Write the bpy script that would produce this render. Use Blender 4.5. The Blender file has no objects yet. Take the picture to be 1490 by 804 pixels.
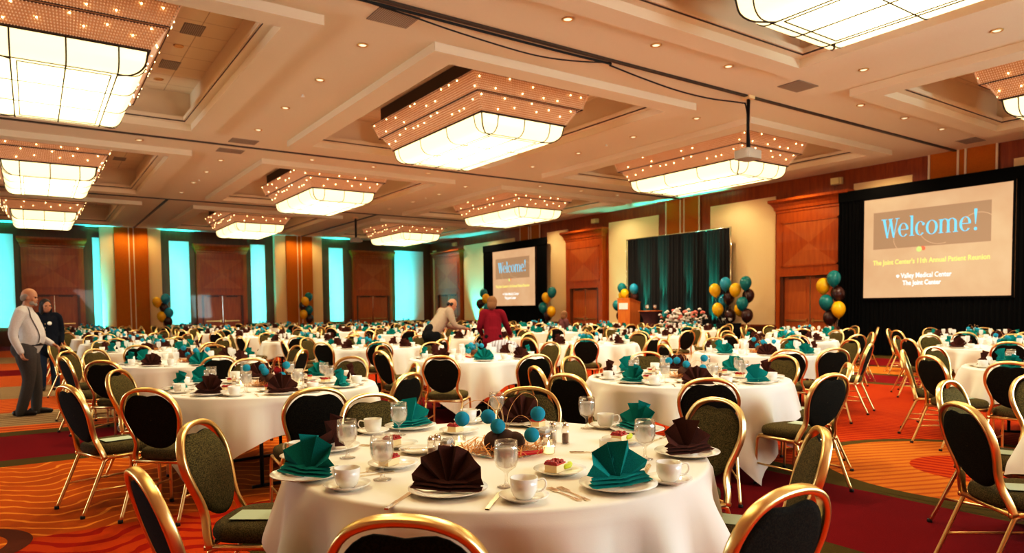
import bpy, bmesh, math, random
from math import sin, cos, pi, radians, sqrt, atan2, exp, floor
from mathutils import Vector, Matrix
random.seed(7)
S = bpy.context.scene
COL = S.collection

# ------------------------------------------------------------------ materials
def mat(name, col=(.8, .8, .8), rough=.5, metal=0., emit=None, estr=0., trans=0., ior=1.45, coat=0., spec=.5, sheen=0.):
    m = bpy.data.materials.new(name); m.use_nodes = True
    b = m.node_tree.nodes['Principled BSDF']
    b.inputs['Base Color'].default_value = (*col, 1)
    b.inputs['Roughness'].default_value = rough
    b.inputs['Metallic'].default_value = metal
    b.inputs['Transmission Weight'].default_value = trans
    b.inputs['IOR'].default_value = ior
    b.inputs['Coat Weight'].default_value = coat
    b.inputs['Specular IOR Level'].default_value = spec
    b.inputs['Sheen Weight'].default_value = sheen
    if emit:
        b.inputs['Emission Color'].default_value = (*emit, 1)
        b.inputs['Emission Strength'].default_value = estr
    return m
class NT:
    def __init__(s, m): s.t = m.node_tree; s.n = s.t.nodes; s.l = s.t.links; s.b = s.n['Principled BSDF']
    def new(s, typ, **kw):
        n = s.n.new(typ)
        for k, v in kw.items(): setattr(n, k, v)
        return n
    def link(s, a, b): s.l.new(a, b)
    def math(s, op, a, b=None, c=None):
        n = s.new('ShaderNodeMath', operation=op)
        for i, x in enumerate((a, b, c)):
            if x is None: continue
            if isinstance(x, (int, float)): n.inputs[i].default_value = x
            else: s.link(x, n.inputs[i])
        return n.outputs[0]
    def mix(s, fac, a, b):
        n = s.new('ShaderNodeMix', data_type='RGBA')
        if isinstance(fac, (int, float)): n.inputs[0].default_value = fac
        else: s.link(fac, n.inputs[0])
        for i, x in ((6, a), (7, b)):
            if isinstance(x, tuple): n.inputs[i].default_value = (*x, 1)
            else: s.link(x, n.inputs[i])
        return n.outputs[2]
    def noise(s, scale, detail=2, vec=None):
        n = s.new('ShaderNodeTexNoise'); n.inputs['Scale'].default_value = scale; n.inputs['Detail'].default_value = detail
        if vec is not None: s.link(vec, n.inputs['Vector'])
        return n.outputs['Fac']
    def ramp(s, fac, stops):
        n = s.new('ShaderNodeValToRGB'); cr = n.color_ramp
        while len(cr.elements) < len(stops): cr.elements.new(.5)
        for e, (p, c) in zip(cr.elements, stops): e.position = p; e.color = (*c, 1)
        s.link(fac, n.inputs[0]); return n.outputs[0]
    def bump(s, h, strength=.3, dist=.01):
        n = s.new('ShaderNodeBump'); n.inputs['Strength'].default_value = strength; n.inputs['Distance'].default_value = dist
        s.link(h, n.inputs['Height']); s.link(n.outputs[0], s.b.inputs['Normal'])
    def pos(s):
        return s.new('ShaderNodeNewGeometry').outputs['Position']
    def obj(s):
        return s.new('ShaderNodeTexCoord').outputs['Object']
    def sep(s, v):
        n = s.new('ShaderNodeSeparateXYZ'); s.link(v, n.inputs[0]); return n.outputs
    def scale(s, v, sc):
        n = s.new('ShaderNodeVectorMath', operation='MULTIPLY'); s.link(v, n.inputs[0]); n.inputs[1].default_value = sc; return n.outputs[0]
    def base(s, c): s.link(c, s.b.inputs['Base Color'])

def fabric(name, c1, c2, scale=250, rough=.9, sheen=0., bump=.25):
    m = mat(name, c1, rough, sheen=sheen, spec=.15); t = NT(m)
    f = t.noise(scale, 2, t.obj())
    t.base(t.ramp(f, [(.4, c1), (.62, c2)])); t.bump(f, bump, .003)
    return m
def wood(name, c1, c2, rough=.28, sc=(1, 1, .12), size=14):
    m = mat(name, c1, rough, coat=.2); t = NT(m)
    v = t.scale(t.pos(), sc)
    f = t.noise(size, 6, v)
    t.base(t.ramp(f, [(.3, c1), (.7, c2)]))
    return m
def carpet(name, c1, c2, lines=None, period=.17, amp=.07, wl=.9, width=.2, ang=0.):
    m = mat(name, c1, .95, spec=.05); t = NT(m)
    p = t.pos()
    f = t.noise(140, 2, p); g = t.noise(2.2, 2, p)
    c = t.mix(f, c1, c2)
    if lines:
        x, y, z = t.sep(p)
        u = t.math('ADD', t.math('MULTIPLY', x, cos(ang)), t.math('MULTIPLY', y, sin(ang)))
        w = t.math('SUBTRACT', t.math('MULTIPLY', y, cos(ang)), t.math('MULTIPLY', x, sin(ang)))
        ph = t.math('ADD', t.math('MULTIPLY', u, 2 * pi / wl), t.math('MULTIPLY', w, 1.7))
        ph = t.math('ADD', ph, t.math('MULTIPLY', g, 3.))
        wav = t.math('MULTIPLY', t.math('SINE', ph), amp)
        q = t.math('FRACT', t.math('DIVIDE', t.math('ADD', w, wav), period))
        ln = t.math('ADD', t.math('SUBTRACT', .5, t.math('ABSOLUTE', t.math('SUBTRACT', q, .5))), t.math('MULTIPLY', f, .02))
        k = t.math('LESS_THAN', ln, width * .5)
        c = t.mix(t.math('MULTIPLY', k, .85), c, lines)
    t.base(c); t.bump(f, .5, .004)
    return m

M = {}
M['ceil'] = mat('ceiling_paint', (.76, .67, .53), .85)
t = NT(M['ceil']); f = t.noise(60, 3, t.pos()); t.base(t.mix(f, (.74, .65, .51), (.78, .69, .55)))
M['ceil_trim'] = mat('ceiling_trim_paint', (.84, .72, .56), .6)
M['tile'] = mat('ceiling_tile', (.85, .72, .55), .85)
t = NT(M['tile']); x, y, z = t.sep(t.pos())
gx = t.math('LESS_THAN', t.math('FRACT', t.math('DIVIDE', x, .61)), .02); gy = t.math('LESS_THAN', t.math('FRACT', t.math('DIVIDE', y, .61)), .02)
t.base(t.mix(t.math('MAXIMUM', gx, gy), (.85, .72, .55), (.5, .38, .25)))
M['track'] = mat('wall_track', (.10, .08, .06), .5, .4)
M['vent'] = mat('vent_grey', (.40, .34, .27), .6)
t = NT(M['vent']); x, y, z = t.sep(t.pos()); t.base(t.mix(t.math('LESS_THAN', t.math('FRACT', t.math('DIVIDE', x, .03)), .5), (.42, .36, .29), (.22, .18, .14)))
M['wood'] = wood('cherry_wood', (.24, .040, .004), (.36, .078, .008))
M['wood_door'] = wood('door_wood', (.40, .10, .018), (.50, .14, .025))
M['wood_dark'] = wood('dark_wood', (.12, .035, .012), (.17, .05, .016))
M['portal'] = wood('portal_wood', (.34, .065, .004), (.46, .105, .008))
M['beige'] = fabric('beige_wall_fabric', (.84, .61, .35), (.90, .67, .40), 120)
M['pale'] = fabric('pale_wall_fabric', (.74, .72, .66), (.80, .78, .72), 120)
M['copper'] = fabric('copper_wall_fabric', (.44, .135, .010), (.54, .185, .016), 90)
M['strip'] = mat('ivory_strip', (.75, .62, .45), .5)
M['brass'] = mat('brass', (.85, .55, .22), .28, 1.)
M['gold'] = mat('gold_frame', (.90, .67, .33), .30, 1.)
M['gold'].node_tree.nodes['Principled BSDF'].inputs['Specular Tint'].default_value = (1, .9, .7, 1)
M['pad_front'] = fabric('olive_fabric', (.040, .033, .010), (.135, .105, .034), 190)
M['pad_back'] = fabric('dark_back_fabric', (.006, .005, .003), (.020, .016, .008), 190)
M['seat'] = fabric('seat_fabric', (.055, .043, .014), (.145, .115, .040), 190)
M['rubber'] = mat('black_rubber', (.015, .013, .012), .6)
M['cloth'] = mat('white_linen', (.86, .79, .69), .8, spec=.2); t = NT(M['cloth']); f = t.noise(300, 2, t.obj()); t.bump(f, .12, .002)
M['black_metal'] = mat('black_metal', (.02, .02, .02), .4, .6)
M['tabletop'] = mat('table_board', (.35, .25, .15), .6)
M['china'] = mat('white_china', (.88, .83, .74), .12, coat=.3)
M['teal'] = fabric('teal_linen', (.003, .17, .16), (.006, .24, .225), 400)
M['brown'] = fabric('brown_linen', (.060, .018, .011), (.095, .030, .018), 400)
M['glass'] = mat('glass', (1, .98, .95), .02)
t = NT(M['glass']); tr = t.new('ShaderNodeBsdfTransparent'); tr.inputs[0].default_value = (.97, .96, .94, 1); gl = t.new('ShaderNodeBsdfGlossy'); gl.inputs['Roughness'].default_value = .03
lw = t.new('ShaderNodeLayerWeight'); lw.inputs[0].default_value = .35; mx_ = t.new('ShaderNodeMixShader'); t.link(t.math('ADD', t.math('MULTIPLY', lw.outputs['Facing'], .55), .05), mx_.inputs[0]); t.link(tr.outputs[0], mx_.inputs[1]); t.link(gl.outputs[0], mx_.inputs[2])
t.link(mx_.outputs[0], t.n['Material Output'].inputs[0])
M['water'] = mat('frosted_ice', (.97, .95, .92), .12)
M['water'].node_tree.nodes['Principled BSDF'].inputs['Alpha'].default_value = .42
M['silver'] = mat('silverware', (.82, .72, .58), .18, 1.)
M['cake'] = mat('cake', (.80, .62, .36), .8)
M['berry'] = mat('berry_topping', (.35, .015, .015), .25, coat=.5)
M['garnish'] = mat('lime_garnish', (.55, .62, .05), .4)
M['steel'] = mat('polished_steel', (.75, .70, .62), .12, 1.)
M['salt'] = mat('salt', (.85, .8, .72), .5)
M['pepper'] = mat('pepper', (.16, .08, .04), .6)
M['candle'] = mat('candle_wax', (.95, .85, .65), .5, emit=(1, .72, .35), estr=1.3)
M['flame'] = mat('flame', (1, .8, .4), .5, emit=(1, .7, .3), estr=14)
M['brownball'] = fabric('brown_foam', (.085, .045, .028), (.15, .085, .055), 130, bump=.5)
M['blueball'] = fabric('blue_foam', (.02, .22, .34), (.04, .33, .47), 200, bump=.5)
M['wire'] = mat('copper_wire', (.75, .45, .22), .35, 1.)
M['raffia'] = mat('raffia', (.66, .30, .08), .7)
M['ribbon'] = mat('red_ribbon', (.62, .02, .035), .5)
M['card'] = mat('pale_green_card', (.46, .56, .42), .7)
M['cam'] = None
def emis(name, col, s):
    m = mat(name, (0, 0, 0), .6, emit=col, estr=s, spec=0.); return m
M['shade'] = mat('lit_glass_shade', (.9, .8, .6), .3, emit=(1., .81, .42), estr=1.6)
t = NT(M['shade']); x, y, z = t.sep(t.obj()); dd = t.math('MAXIMUM', t.math('ABSOLUTE', x), t.math('DIVIDE', t.math('ABSOLUTE', y), 1.915)); mr = t.new('ShaderNodeMapRange', interpolation_type='SMOOTHSTEP'); t.link(dd, mr.inputs[0]); mr.inputs[1].default_value = .45; mr.inputs[2].default_value = .97; mr.inputs[3].default_value = 3.4; mr.inputs[4].default_value = 1.05; t.link(mr.outputs[0], t.b.inputs['Emission Strength'])
M['came'] = mat('lead_came', (.05, .035, .02), .5)
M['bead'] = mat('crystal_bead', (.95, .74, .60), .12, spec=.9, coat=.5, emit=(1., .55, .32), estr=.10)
M['liner'] = mat('glow_liner', (.40, .22, .12), .6, emit=(1., .42, .16), estr=.16)  # weak emission put into the liner for glow between the beads
M['bulb'] = emis('crystal_glint', (1., .66, .30), 9)  # glowing dots put in for the sparkle of the crystals
M['house'] = mat('dark_housing', (.09, .05, .025), .6)
M['drape'] = fabric('black_velvet', (.0015, .0015, .0015), (.004, .004, .004), 200)
M['drape_g'] = fabric('dark_grey_drape', (.022, .021, .020), (.038, .036, .034), 200)
M['screen'] = mat('projected_slide', (.12, .10, .08), .9, emit=(.60, .35, .20), estr=.74)
t = NT(M['screen']); f = t.noise(1.3, 3, t.pos()); t.link(t.ramp(f, [(.3, (.58, .33, .18)), (.7, (.66, .40, .23))]), t.b.inputs['Emission Color'])
M['slidebox'] = mat('slide_panel', (.06, .05, .04), .9, emit=(.42, .25, .14), estr=.70)
M['lt_blue'] = mat('light_blue_letter', (.02, .05, .07), .9, emit=(.20, .62, .85), estr=.85)
M['lt_yellow'] = mat('yellow_letter', (.07, .06, .02), .9, emit=(.95, .78, .20), estr=.85)
M['lt_white'] = mat('white_letter', (.08, .08, .08), .9, emit=(1, .95, .9), estr=.9)
M['lt_green'] = mat('green_dot', (.05, .06, .02), .9, emit=(.55, .66, .20), estr=.9)
M['lt_red'] = mat('red_dot', (.05, .02, .02), .9, emit=(.80, .16, .08), estr=.9)
M['b_teal'] = mat('teal_balloon', (.004, .19, .21), .22, coat=.4)
M['b_blue'] = mat('blue_balloon', (.02, .30, .46), .22, coat=.4)
M['b_yellow'] = mat('yellow_balloon', (.85, .47, .006), .25, coat=.4)
M['b_brown'] = mat('brown_balloon', (.050, .014, .010), .25, coat=.4)
M['string'] = mat('string', (.7, .6, .45), .7)
M['orange_wood'] = wood('orange_wood', (.62, .16, .03), (.75, .24, .05))
M['white'] = mat('white_paint', (.85, .83, .78), .5)
M['lamp_disc'] = emis('downlight_glow', (1., .80, .5), 1.)
M['yellow_box'] = mat('ivory_box', (.75, .65, .32), .5)
M['led'] = mat('led_can', (.02, .02, .02), .5)
M['led_glow'] = emis('led_lens', (.0, .8, .85), 3)
M['skin'] = mat('skin', (.50, .24, .14), .5)
M['skin_dk'] = mat('skin_tan', (.42, .20, .12), .5)
M['hair_grey'] = mat('grey_hair', (.32, .27, .23), .8)
M['hair_dark'] = mat('dark_hair', (.02, .012, .01), .6)
M['hair_blond'] = mat('ash_blond_hair', (.21, .105, .045), .8)
M['shirt'] = fabric('pale_shirt', (.56, .50, .47), (.62, .56, .53), 120)
M['shirt2'] = fabric('taupe_shirt', (.33, .25, .18), (.42, .33, .25), 120)
M['trousers'] = fabric('charcoal_trousers', (.075, .065, .058), (.10, .088, .08), 150)
M['navy'] = fabric('navy_cloth', (.008, .010, .018), (.015, .018, .03), 150)
M['jeans'] = fabric('blue_trousers', (.025, .04, .085), (.04, .06, .11), 150)
M['maroon'] = fabric('maroon_jacket', (.16, .008, .018), (.22, .014, .028), 150)
M['blackcloth'] = fabric('black_cloth', (.008, .008, .008), (.015, .015, .015), 150)
M['leather'] = mat('black_leather', (.015, .012, .012), .35)
M['eye'] = mat('eye', (.06, .03, .02), .2)
M['lips'] = mat('lips', (.40, .12, .09), .5)
M['plum'] = fabric('mauve_cloth', (.12, .05, .05), (.16, .07, .07), 150)
M['petal_w'] = mat('white_petal', (.85, .78, .72), .7)
M['petal_p'] = mat('pink_petal', (.80, .25, .20), .7)
M['leaf'] = mat('leaf', (.05, .12, .03), .6)
# carpet
OR1, OR2 = (.36, .075, .006), (.50, .125, .010)
M['c_orange'] = carpet('carpet_orange', OR1, OR2, (.74, .28, .035), .21, .13, .80, .20, -.10)
M['c_redor'] = carpet('carpet_red_orange', (.42, .052, .005), (.54, .08, .007), (.30, .008, .004), .21, .12, .80, .38, -.10)
M['c_redor2'] = carpet('carpet_red_wave', (.38, .05, .005), (.48, .075, .007), (.24, .012, .005), .12, .03, .9, .45, 1.9)
M['c_red'] = carpet('carpet_red', (.13, .006, .008), (.21, .010, .013))
M['c_olive'] = carpet('carpet_olive', (.065, .046, .010), (.11, .078, .018))
M['c_disc'] = carpet('carpet_amber', (.46, .14, .018), (.58, .20, .03), (.36, .09, .015), .11, .01, 1.5, .4, -.4)
M['c_winlight'] = carpet('carpet_window_light', (.30, .20, .10), (.42, .30, .17), (.20, .13, .06), .2, .03, 1.4, .45, 0)  # greyish bands: reflected window light painted into the carpet colour
M['c_olivew'] = carpet('carpet_olive_wave', (.075, .055, .012), (.12, .085, .02), (.30, .20, .05), .16, .05, .9, .25, .3)
M['c_ring'] = carpet('carpet_brown', (.10, .03, .012), (.15, .045, .018))
M['c_ostripe'] = carpet('carpet_orange_stripe', (.50, .12, .02), (.62, .17, .03), (.26, .03, .012), .22, .03, 1.6, .4, 0)

# ------------------------------------------------------------------ mesh builder
class MB:
    def __init__(s): s.v = []; s.f = []; s.m = []; s.s = []
    def add(s, v, f, m=0, smooth=False):
        o = len(s.v); s.v += [tuple(p) for p in v]
        for q in f: s.f.append(tuple(i + o for i in q)); s.m.append(m); s.s.append(smooth)
        return s
    def box(s, x0, x1, y0, y1, z0, z1, m=0, mx=None):
        v = [(x, y, z) for z in (z0, z1) for y in (y0, y1) for x in (x0, x1)]
        if mx is not None: v = [mx @ Vector(p) for p in v]
        return s.add(v, [(0, 2, 3, 1), (4, 5, 7, 6), (0, 1, 5, 4), (2, 6, 7, 3), (0, 4, 6, 2), (1, 3, 7, 5)], m)
    def sweep(s, pts, prof, B=None, m=0, closed=False, caps=True, smooth=True, scales=None):
        pts = [Vector(p) for p in pts]; n = len(pts); k = len(prof); v = []
        pb = None
        for i, p in enumerate(pts):
            a = pts[i - 1] if (i > 0 or closed) else p; b = pts[(i + 1) % n] if (i < n - 1 or closed) else p
            T = (b - a).normalized()
            if B is not None: bb = Vector(B); N = T.cross(bb).normalized(); b2 = N.cross(T).normalized() if abs(T.dot(bb)) > .999 else bb
            else:
                if pb is None:
                    ref = Vector((0, 0, 1)) if abs(T.z) < .9 else Vector((1, 0, 0)); b2 = (ref - T * ref.dot(T)).normalized()
                else: b2 = (pb - T * pb.dot(T)).normalized()
                pb = b2; N = T.cross(b2).normalized()
            sc = scales[i] if scales else 1.
            for (q, w) in prof: v.append(p + N * (q * sc) + b2 * (w * sc))
        f = []
        for i in range(n if closed else n - 1):
            j = (i + 1) % n
            for q in range(k): f.append((i * k + q, i * k + (q + 1) % k, j * k + (q + 1) % k, j * k + q))
        if caps and not closed:
            f.append(tuple(range(k))[::-1]); f.append(tuple((n - 1) * k + q for q in range(k)))
        return s.add(v, f, m, smooth)
    def tube(s, pts, r, seg=8, m=0, closed=False, scales=None):
        return s.sweep(pts, [(r * cos(2 * pi * i / seg), r * sin(2 * pi * i / seg)) for i in range(seg)], None, m, closed, True, True, scales)
    def lathe(s, prof, seg=20, m=0, c=(0, 0, 0), smooth=True, sx=1, sy=1):
        v = []; f = []; n = len(prof)
        for (r, z) in prof:
            for i in range(seg):
                a = 2 * pi * i / seg; v.append((c[0] + r * cos(a) * sx, c[1] + r * sin(a) * sy, c[2] + z))
        for i in range(n - 1):
            for q in range(seg): f.append((i * seg + q, i * seg + (q + 1) % seg, (i + 1) * seg + (q + 1) % seg, (i + 1) * seg + q))
        f.append(tuple(range(seg))[::-1]); f.append(tuple((n - 1) * seg + q for q in range(seg)))
        return s.add(v, f, m, smooth)
    def prism(s, poly, z0, z1, m=0, mx=None, mtop=None):
        n = len(poly); v = [(x, y, z0) for x, y in poly] + [(x, y, z1) for x, y in poly]
        if mx is not None: v = [mx @ Vector(p) for p in v]
        s.add(v, [(i, (i + 1) % n, n + (i + 1) % n, n + i) for i in range(n)] + [tuple(range(n))[::-1]], m)
        return s.add(v[n:], [tuple(range(n))], m if mtop is None else mtop)
    def ball(s, c, r, seg=12, rings=8, m=0, sx=1, sy=1, sz=1):
        prof = [(r * sin(pi * i / rings), -r * cos(pi * i / rings)) for i in range(rings + 1)]
        prof[0] = (r * .02, -r); prof[-1] = (r * .02, r)
        return s.lathe([(a, b * sz) for a, b in prof], seg, m, c, True, sx, sy)
    def quad(s, a, b, c, d, m=0): return s.add([a, b, c, d], [(0, 1, 2, 3)], m)
    def mesh(s, name, mats, sharp=None):
        me = bpy.data.meshes.new(name); me.from_pydata(s.v, [], s.f)
        for x in (mats if isinstance(mats, (list, tuple)) else [mats]): me.materials.append(M[x] if isinstance(x, str) else x)
        me.polygons.foreach_set('material_index', s.m); me.polygons.foreach_set('use_smooth', s.s)
        me.update(); return me
def rrect(w, d, r=.3, n=2):
    """rounded-rectangle profile"""
    out = []; r = min(w, d) * r
    for cx, cy, a0 in ((w / 2 - r, d / 2 - r, 0), (-w / 2 + r, d / 2 - r, 90), (-w / 2 + r, -d / 2 + r, 180), (w / 2 - r, -d / 2 + r, 270)):
        for i in range(n + 1):
            a = radians(a0 + 90 * i / n); out.append((cx + r * cos(a), cy + r * sin(a)))
    return out
def smoothpath(pts, n=6, closed=False):
    P = [Vector(p) for p in pts]; out = []; N = len(P)
    rng = range(N) if closed else range(N - 1)
    for i in rng:
        p0 = P[(i - 1) % N] if (i > 0 or closed) else P[i] * 2 - P[i + 1]; p1 = P[i]; p2 = P[(i + 1) % N]
        p3 = P[(i + 2) % N] if (i + 2 < N or closed) else P[i + 1] * 2 - P[i]
        for k in range(n):
            t = k / n
            out.append(.5 * ((2 * p1) + (p2 - p0) * t + (2 * p0 - 5 * p1 + 4 * p2 - p3) * t * t + (3 * p1 - p0 - 3 * p2 + p3) * t ** 3))
    if not closed: out.append(P[-1])
    return out
def mk(name, data, parent=None, loc=(0, 0, 0), rot=(0, 0, 0), scale=None):
    o = bpy.data.objects.new(name, data); COL.objects.link(o); o.location = loc; o.rotation_euler = rot
    if scale: o.scale = scale if not isinstance(scale, (int, float)) else (scale,) * 3
    if parent: o.parent = parent
    return o
def tag(o, label, cat, group=None, kind=None):
    o['label'] = label; o['category'] = cat
    if group: o['group'] = group
    if kind: o['kind'] = kind
    return o
def thing(name, label, cat, loc=(0, 0, 0), rz=0., group=None):
    o = bpy.data.objects.new(name, None); COL.objects.link(o); o.empty_display_size = .1
    o.location = loc; o.rotation_euler = (0, 0, rz)
    return tag(o, label, cat, group)
def struct(name, data, parent=None):
    o = mk(name, data, parent)
    if not parent: o['kind'] = 'structure'
    return o
def inst(proto, name, label, cat, loc, rz, group):
    """proto: list of (part name, mesh, loc, rot, [children])"""
    r = thing(name, label, cat, loc, rz, group)
    def rec(lst, par):
        for e in lst:
            o = mk(e[0], e[1], par, e[2] if len(e) > 2 and e[2] else (0, 0, 0), e[3] if len(e) > 3 and e[3] else (0, 0, 0))
            if len(e) > 4: rec(e[4], o)
    rec(proto, r); return r

# ------------------------------------------------------------------ the room
XW, YW, XL, YF = 20.04, 37.7, -8.5, -3.0
HC, ZD, ZU = 5.426, 5.290, 6.067
CX = [.50, 8.04, 15.585]; CY = [3.554, 13.057, 22.56, 32.06]
OW, OL, IW, IL = 2.92, 3.67, 2.45, 3.28
# floor: one slab whose carpet pattern is laid as thin fields of the same mesh
FM = ['c_orange', 'c_redor', 'c_red', 'c_olive', 'c_disc', 'c_winlight', 'c_ring', 'c_ostripe', 'c_redor2', 'c_olivew']
fb = MB(); fb.box(XL - .3, XW + .3, YF - .3, YW + .3, -.2, -.002, 3)
xs = [(XL - .3, None), ]
def fld(x0, x1, y0, y1, m): fb.quad((x0, y0, 0), (x1, y0, 0), (x1, y1, 0), (x0, y1, 0), m)
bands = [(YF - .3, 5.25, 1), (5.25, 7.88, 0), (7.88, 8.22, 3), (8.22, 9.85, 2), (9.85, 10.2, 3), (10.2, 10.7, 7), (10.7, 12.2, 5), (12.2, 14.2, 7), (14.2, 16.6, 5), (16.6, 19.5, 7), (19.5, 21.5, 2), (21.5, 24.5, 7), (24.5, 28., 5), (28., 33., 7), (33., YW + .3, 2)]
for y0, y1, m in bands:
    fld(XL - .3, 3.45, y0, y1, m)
xb = [(3.45, 3.85, 3), (3.85, 5.15, 2), (5.15, 5.5, 3), (5.5, 12.4, 8), (12.4, 12.7, 3), (12.7, 14.1, 2), (14.1, 14.4, 3), (14.4, 16.0, 4), (16.0, 16.3, 3), (16.3, 18.6, 2), (18.6, XW + .3, 3)]
for x0, x1, m in xb: fld(x0, x1, YF - .3, YW + .3, m)
def disc(cx, cy, r0, r1, m, z, n=48):
    v = []; f = []
    for i in range(n):
        a = 2 * pi * i / n; v += [(cx + r0 * cos(a), cy + r0 * sin(a), z), (cx + r1 * cos(a), cy + r1 * sin(a), z)]
    for i in range(n): j = (i + 1) % n; f.append((2 * i, 2 * i + 1, 2 * j + 1, 2 * j))
    fb.add(v, f, m)
disc(6.62, 2.55, 0, .55, 8, .0022); disc(6.62, 2.55, .55, 1.27, 4, .002); disc(6.62, 2.55, 1.27, 1.40, 3, .002)
disc(-.47, 5.25, 0, .30, 0, .002); disc(-.47, 5.25, .30, .43, 6, .002)
fb.quad((1.0, 3.4, .0015), (3.45, 3.4, .0015), (3.45, 4.95, .0015), (1.0, 4.95, .0015), 9)
disc(13.2, 9.6, 0, 1.3, 4, .002); disc(13.2, 9.6, 1.3, 1.45, 3, .002)
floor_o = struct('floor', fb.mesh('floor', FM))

# ceiling slab with openings
cb = MB()
gx = sorted([XL - .3, XW + .3] + [c + d for c in CX for d in (-OW, OW)]); gy = sorted([YF - .3, YW + .3] + [c + d for c in CY for d in (-OL, OL)])
for i in range(len(gx) - 1):
    for j in range(len(gy) - 1):
        mx_, my_ = (gx[i] + gx[i + 1]) / 2, (gy[j] + gy[j + 1]) / 2
        if any(abs(mx_ - c) < OW for c in CX) and any(abs(my_ - c) < OL for c in CY): continue
        cb.box(gx[i], gx[i + 1], gy[j], gy[j + 1], HC, HC + .12, 0)
struct('ceiling', cb.mesh('ceiling', 'ceil'))
# coffers
def ring(b, w0, l0, w1, l1, z0, z1, m):
    A = [(-w0, -l0, z0), (w0, -l0, z0), (w0, l0, z0), (-w0, l0, z0)]; B = [(-w1, -l1, z1), (w1, -l1, z1), (w1, l1, z1), (-w1, l1, z1)]
    b.add(A + B, [(i, (i + 1) % 4, 4 + (i + 1) % 4, 4 + i) for i in range(4)], m)
cf = MB()
ring(cf, OW, OL, OW, OL, HC + .03, ZD, 0); ring(cf, OW, OL, IW, IL, ZD, ZD, 1)
ring(cf, IW, IL, IW, IL, ZD, 5.43, 0); ring(cf, IW, IL, IW - .14, IL - .14, 5.43, 5.43, 1); ring(cf, IW - .14, IL - .14, IW - .14, IL - .14, 5.43, 5.455, 3)
ring(cf, IW - .14, IL - .14, IW - .17, IL - .17, 5.455, 5.455, 0); ring(cf, IW - .17, IL - .17, IW - .17, IL - .17, 5.455, 5.53, 0)
ring(cf, IW - .17, IL - .17, IW, IL, 5.53, 5.53, 0); ring(cf, IW, IL, IW, IL, 5.53, ZU, 0)
cf.box(-IW, IW, -IL, IL, ZU, ZU + .05, 2)
cfm = cf.mesh('coffer', ['ceil_trim', 'ceil', 'tile', 'track'])
for r, y in enumerate(CY):
    for c, x in enumerate(CX):
        o = struct('trim_%d' % (r * 3 + c + 1), cfm); o.location = (x, y, 0)
# operable-wall tracks
n = 13
for (x0, x1, y0, y1) in ((XL, XW - .02, 8.47, 8.55), (XL, XW - .02, 17.76, 17.84), (XL, XW - .02, 27.26, 27.34), (4.06, 4.14, 27.3, YW - .5), (12.0, 12.08, 27.3, YW - .5)):
    b = MB(); b.box(x0, x1, y0, y1, HC - .025, HC + .01); struct('trim_%d' % n, b.mesh('track', 'track')); n += 1
# walls ------------------------------------------------------------------
def wallbox(name, x0, x1, y0, y1, z0, z1, m):
    b = MB(); b.box(x0, x1, y0, y1, z0, z1); return struct(name, b.mesh(name, m))
ZB, ZT = .81, 4.98
# right wall (plane x = XW, built into the room)
rw = MB(); rw.box(XW, XW + .3, YF - .3, YW + .3, 0, HC + .1, 0)
rw.box(XW - .05, XW, YF, YW, 0, ZB, 3)          # dark dado
rw.box(XW - .075, XW, YF, YW, ZB - .06, ZB, 0)
for y0, y1 in ((-1.5, 5.5), (5.9, 7.2), (9.6, 11.25), (13.85, 16.5), (18.99, 21.8), (24.5, 26.04), (28.7, 33.7), (36.9, 37.35)): rw.box(XW - .03, XW, y0, y1, ZB, ZT, 1)
for c in (8.35, 17.77, 27.36): 
    rw.box(XW - .06, XW, c - .80, c + .80, 0, HC, 2)
    for d in (-.80, -.09, .09, .80): rw.box(XW - .085, XW - .05, c + d - .025, c + d + .025, 0, HC, 4)
struct('wall_right', rw.mesh('wall_right', ['wood', 'beige', 'copper', 'wood_dark', 'strip']))
# back wall
bw = MB(); bw.box(XL - .3, XW, YW, YW + .3, 0, HC + .1, 0); bw.box(XL, XW, YW - .05, YW, 0, ZB, 0)
for x0, x1 in ((-4.5, -3.6), (-1.9, -.56), (2.42, 2.86), (5.64, 6.54), (9.49, 10.22), (13.68, 14.49), (17.65, 19.54)): bw.box(x0, x1, YW - .03, YW, ZB - .1, 4.92, 4)
for c in (4.02, 12.06):
    k = (YW - .45) / YW; c *= k
    bw.box(c - 1.27, c + 1.27, YW - .35, YW, 0, HC, 1); bw.box(c - .70, c + .70, YW - .45, YW, 0, HC, 2)
    for d in (-.10, .10): bw.box(c + d - .022, c + d + .022, YW - .47, YW - .4, 0, HC, 3)
struct('wall_back', bw.mesh('wall_back', ['wood_dark', 'beige', 'copper', 'strip', 'pale']))
wallbox('wall_left', XL - .3, XL, YF, YW, 0, HC + .1, 'beige'); wallbox('wall_front', XL - .3, XW + .3, YF - .3, YF, 0, HC + .1, 'beige')
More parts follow.
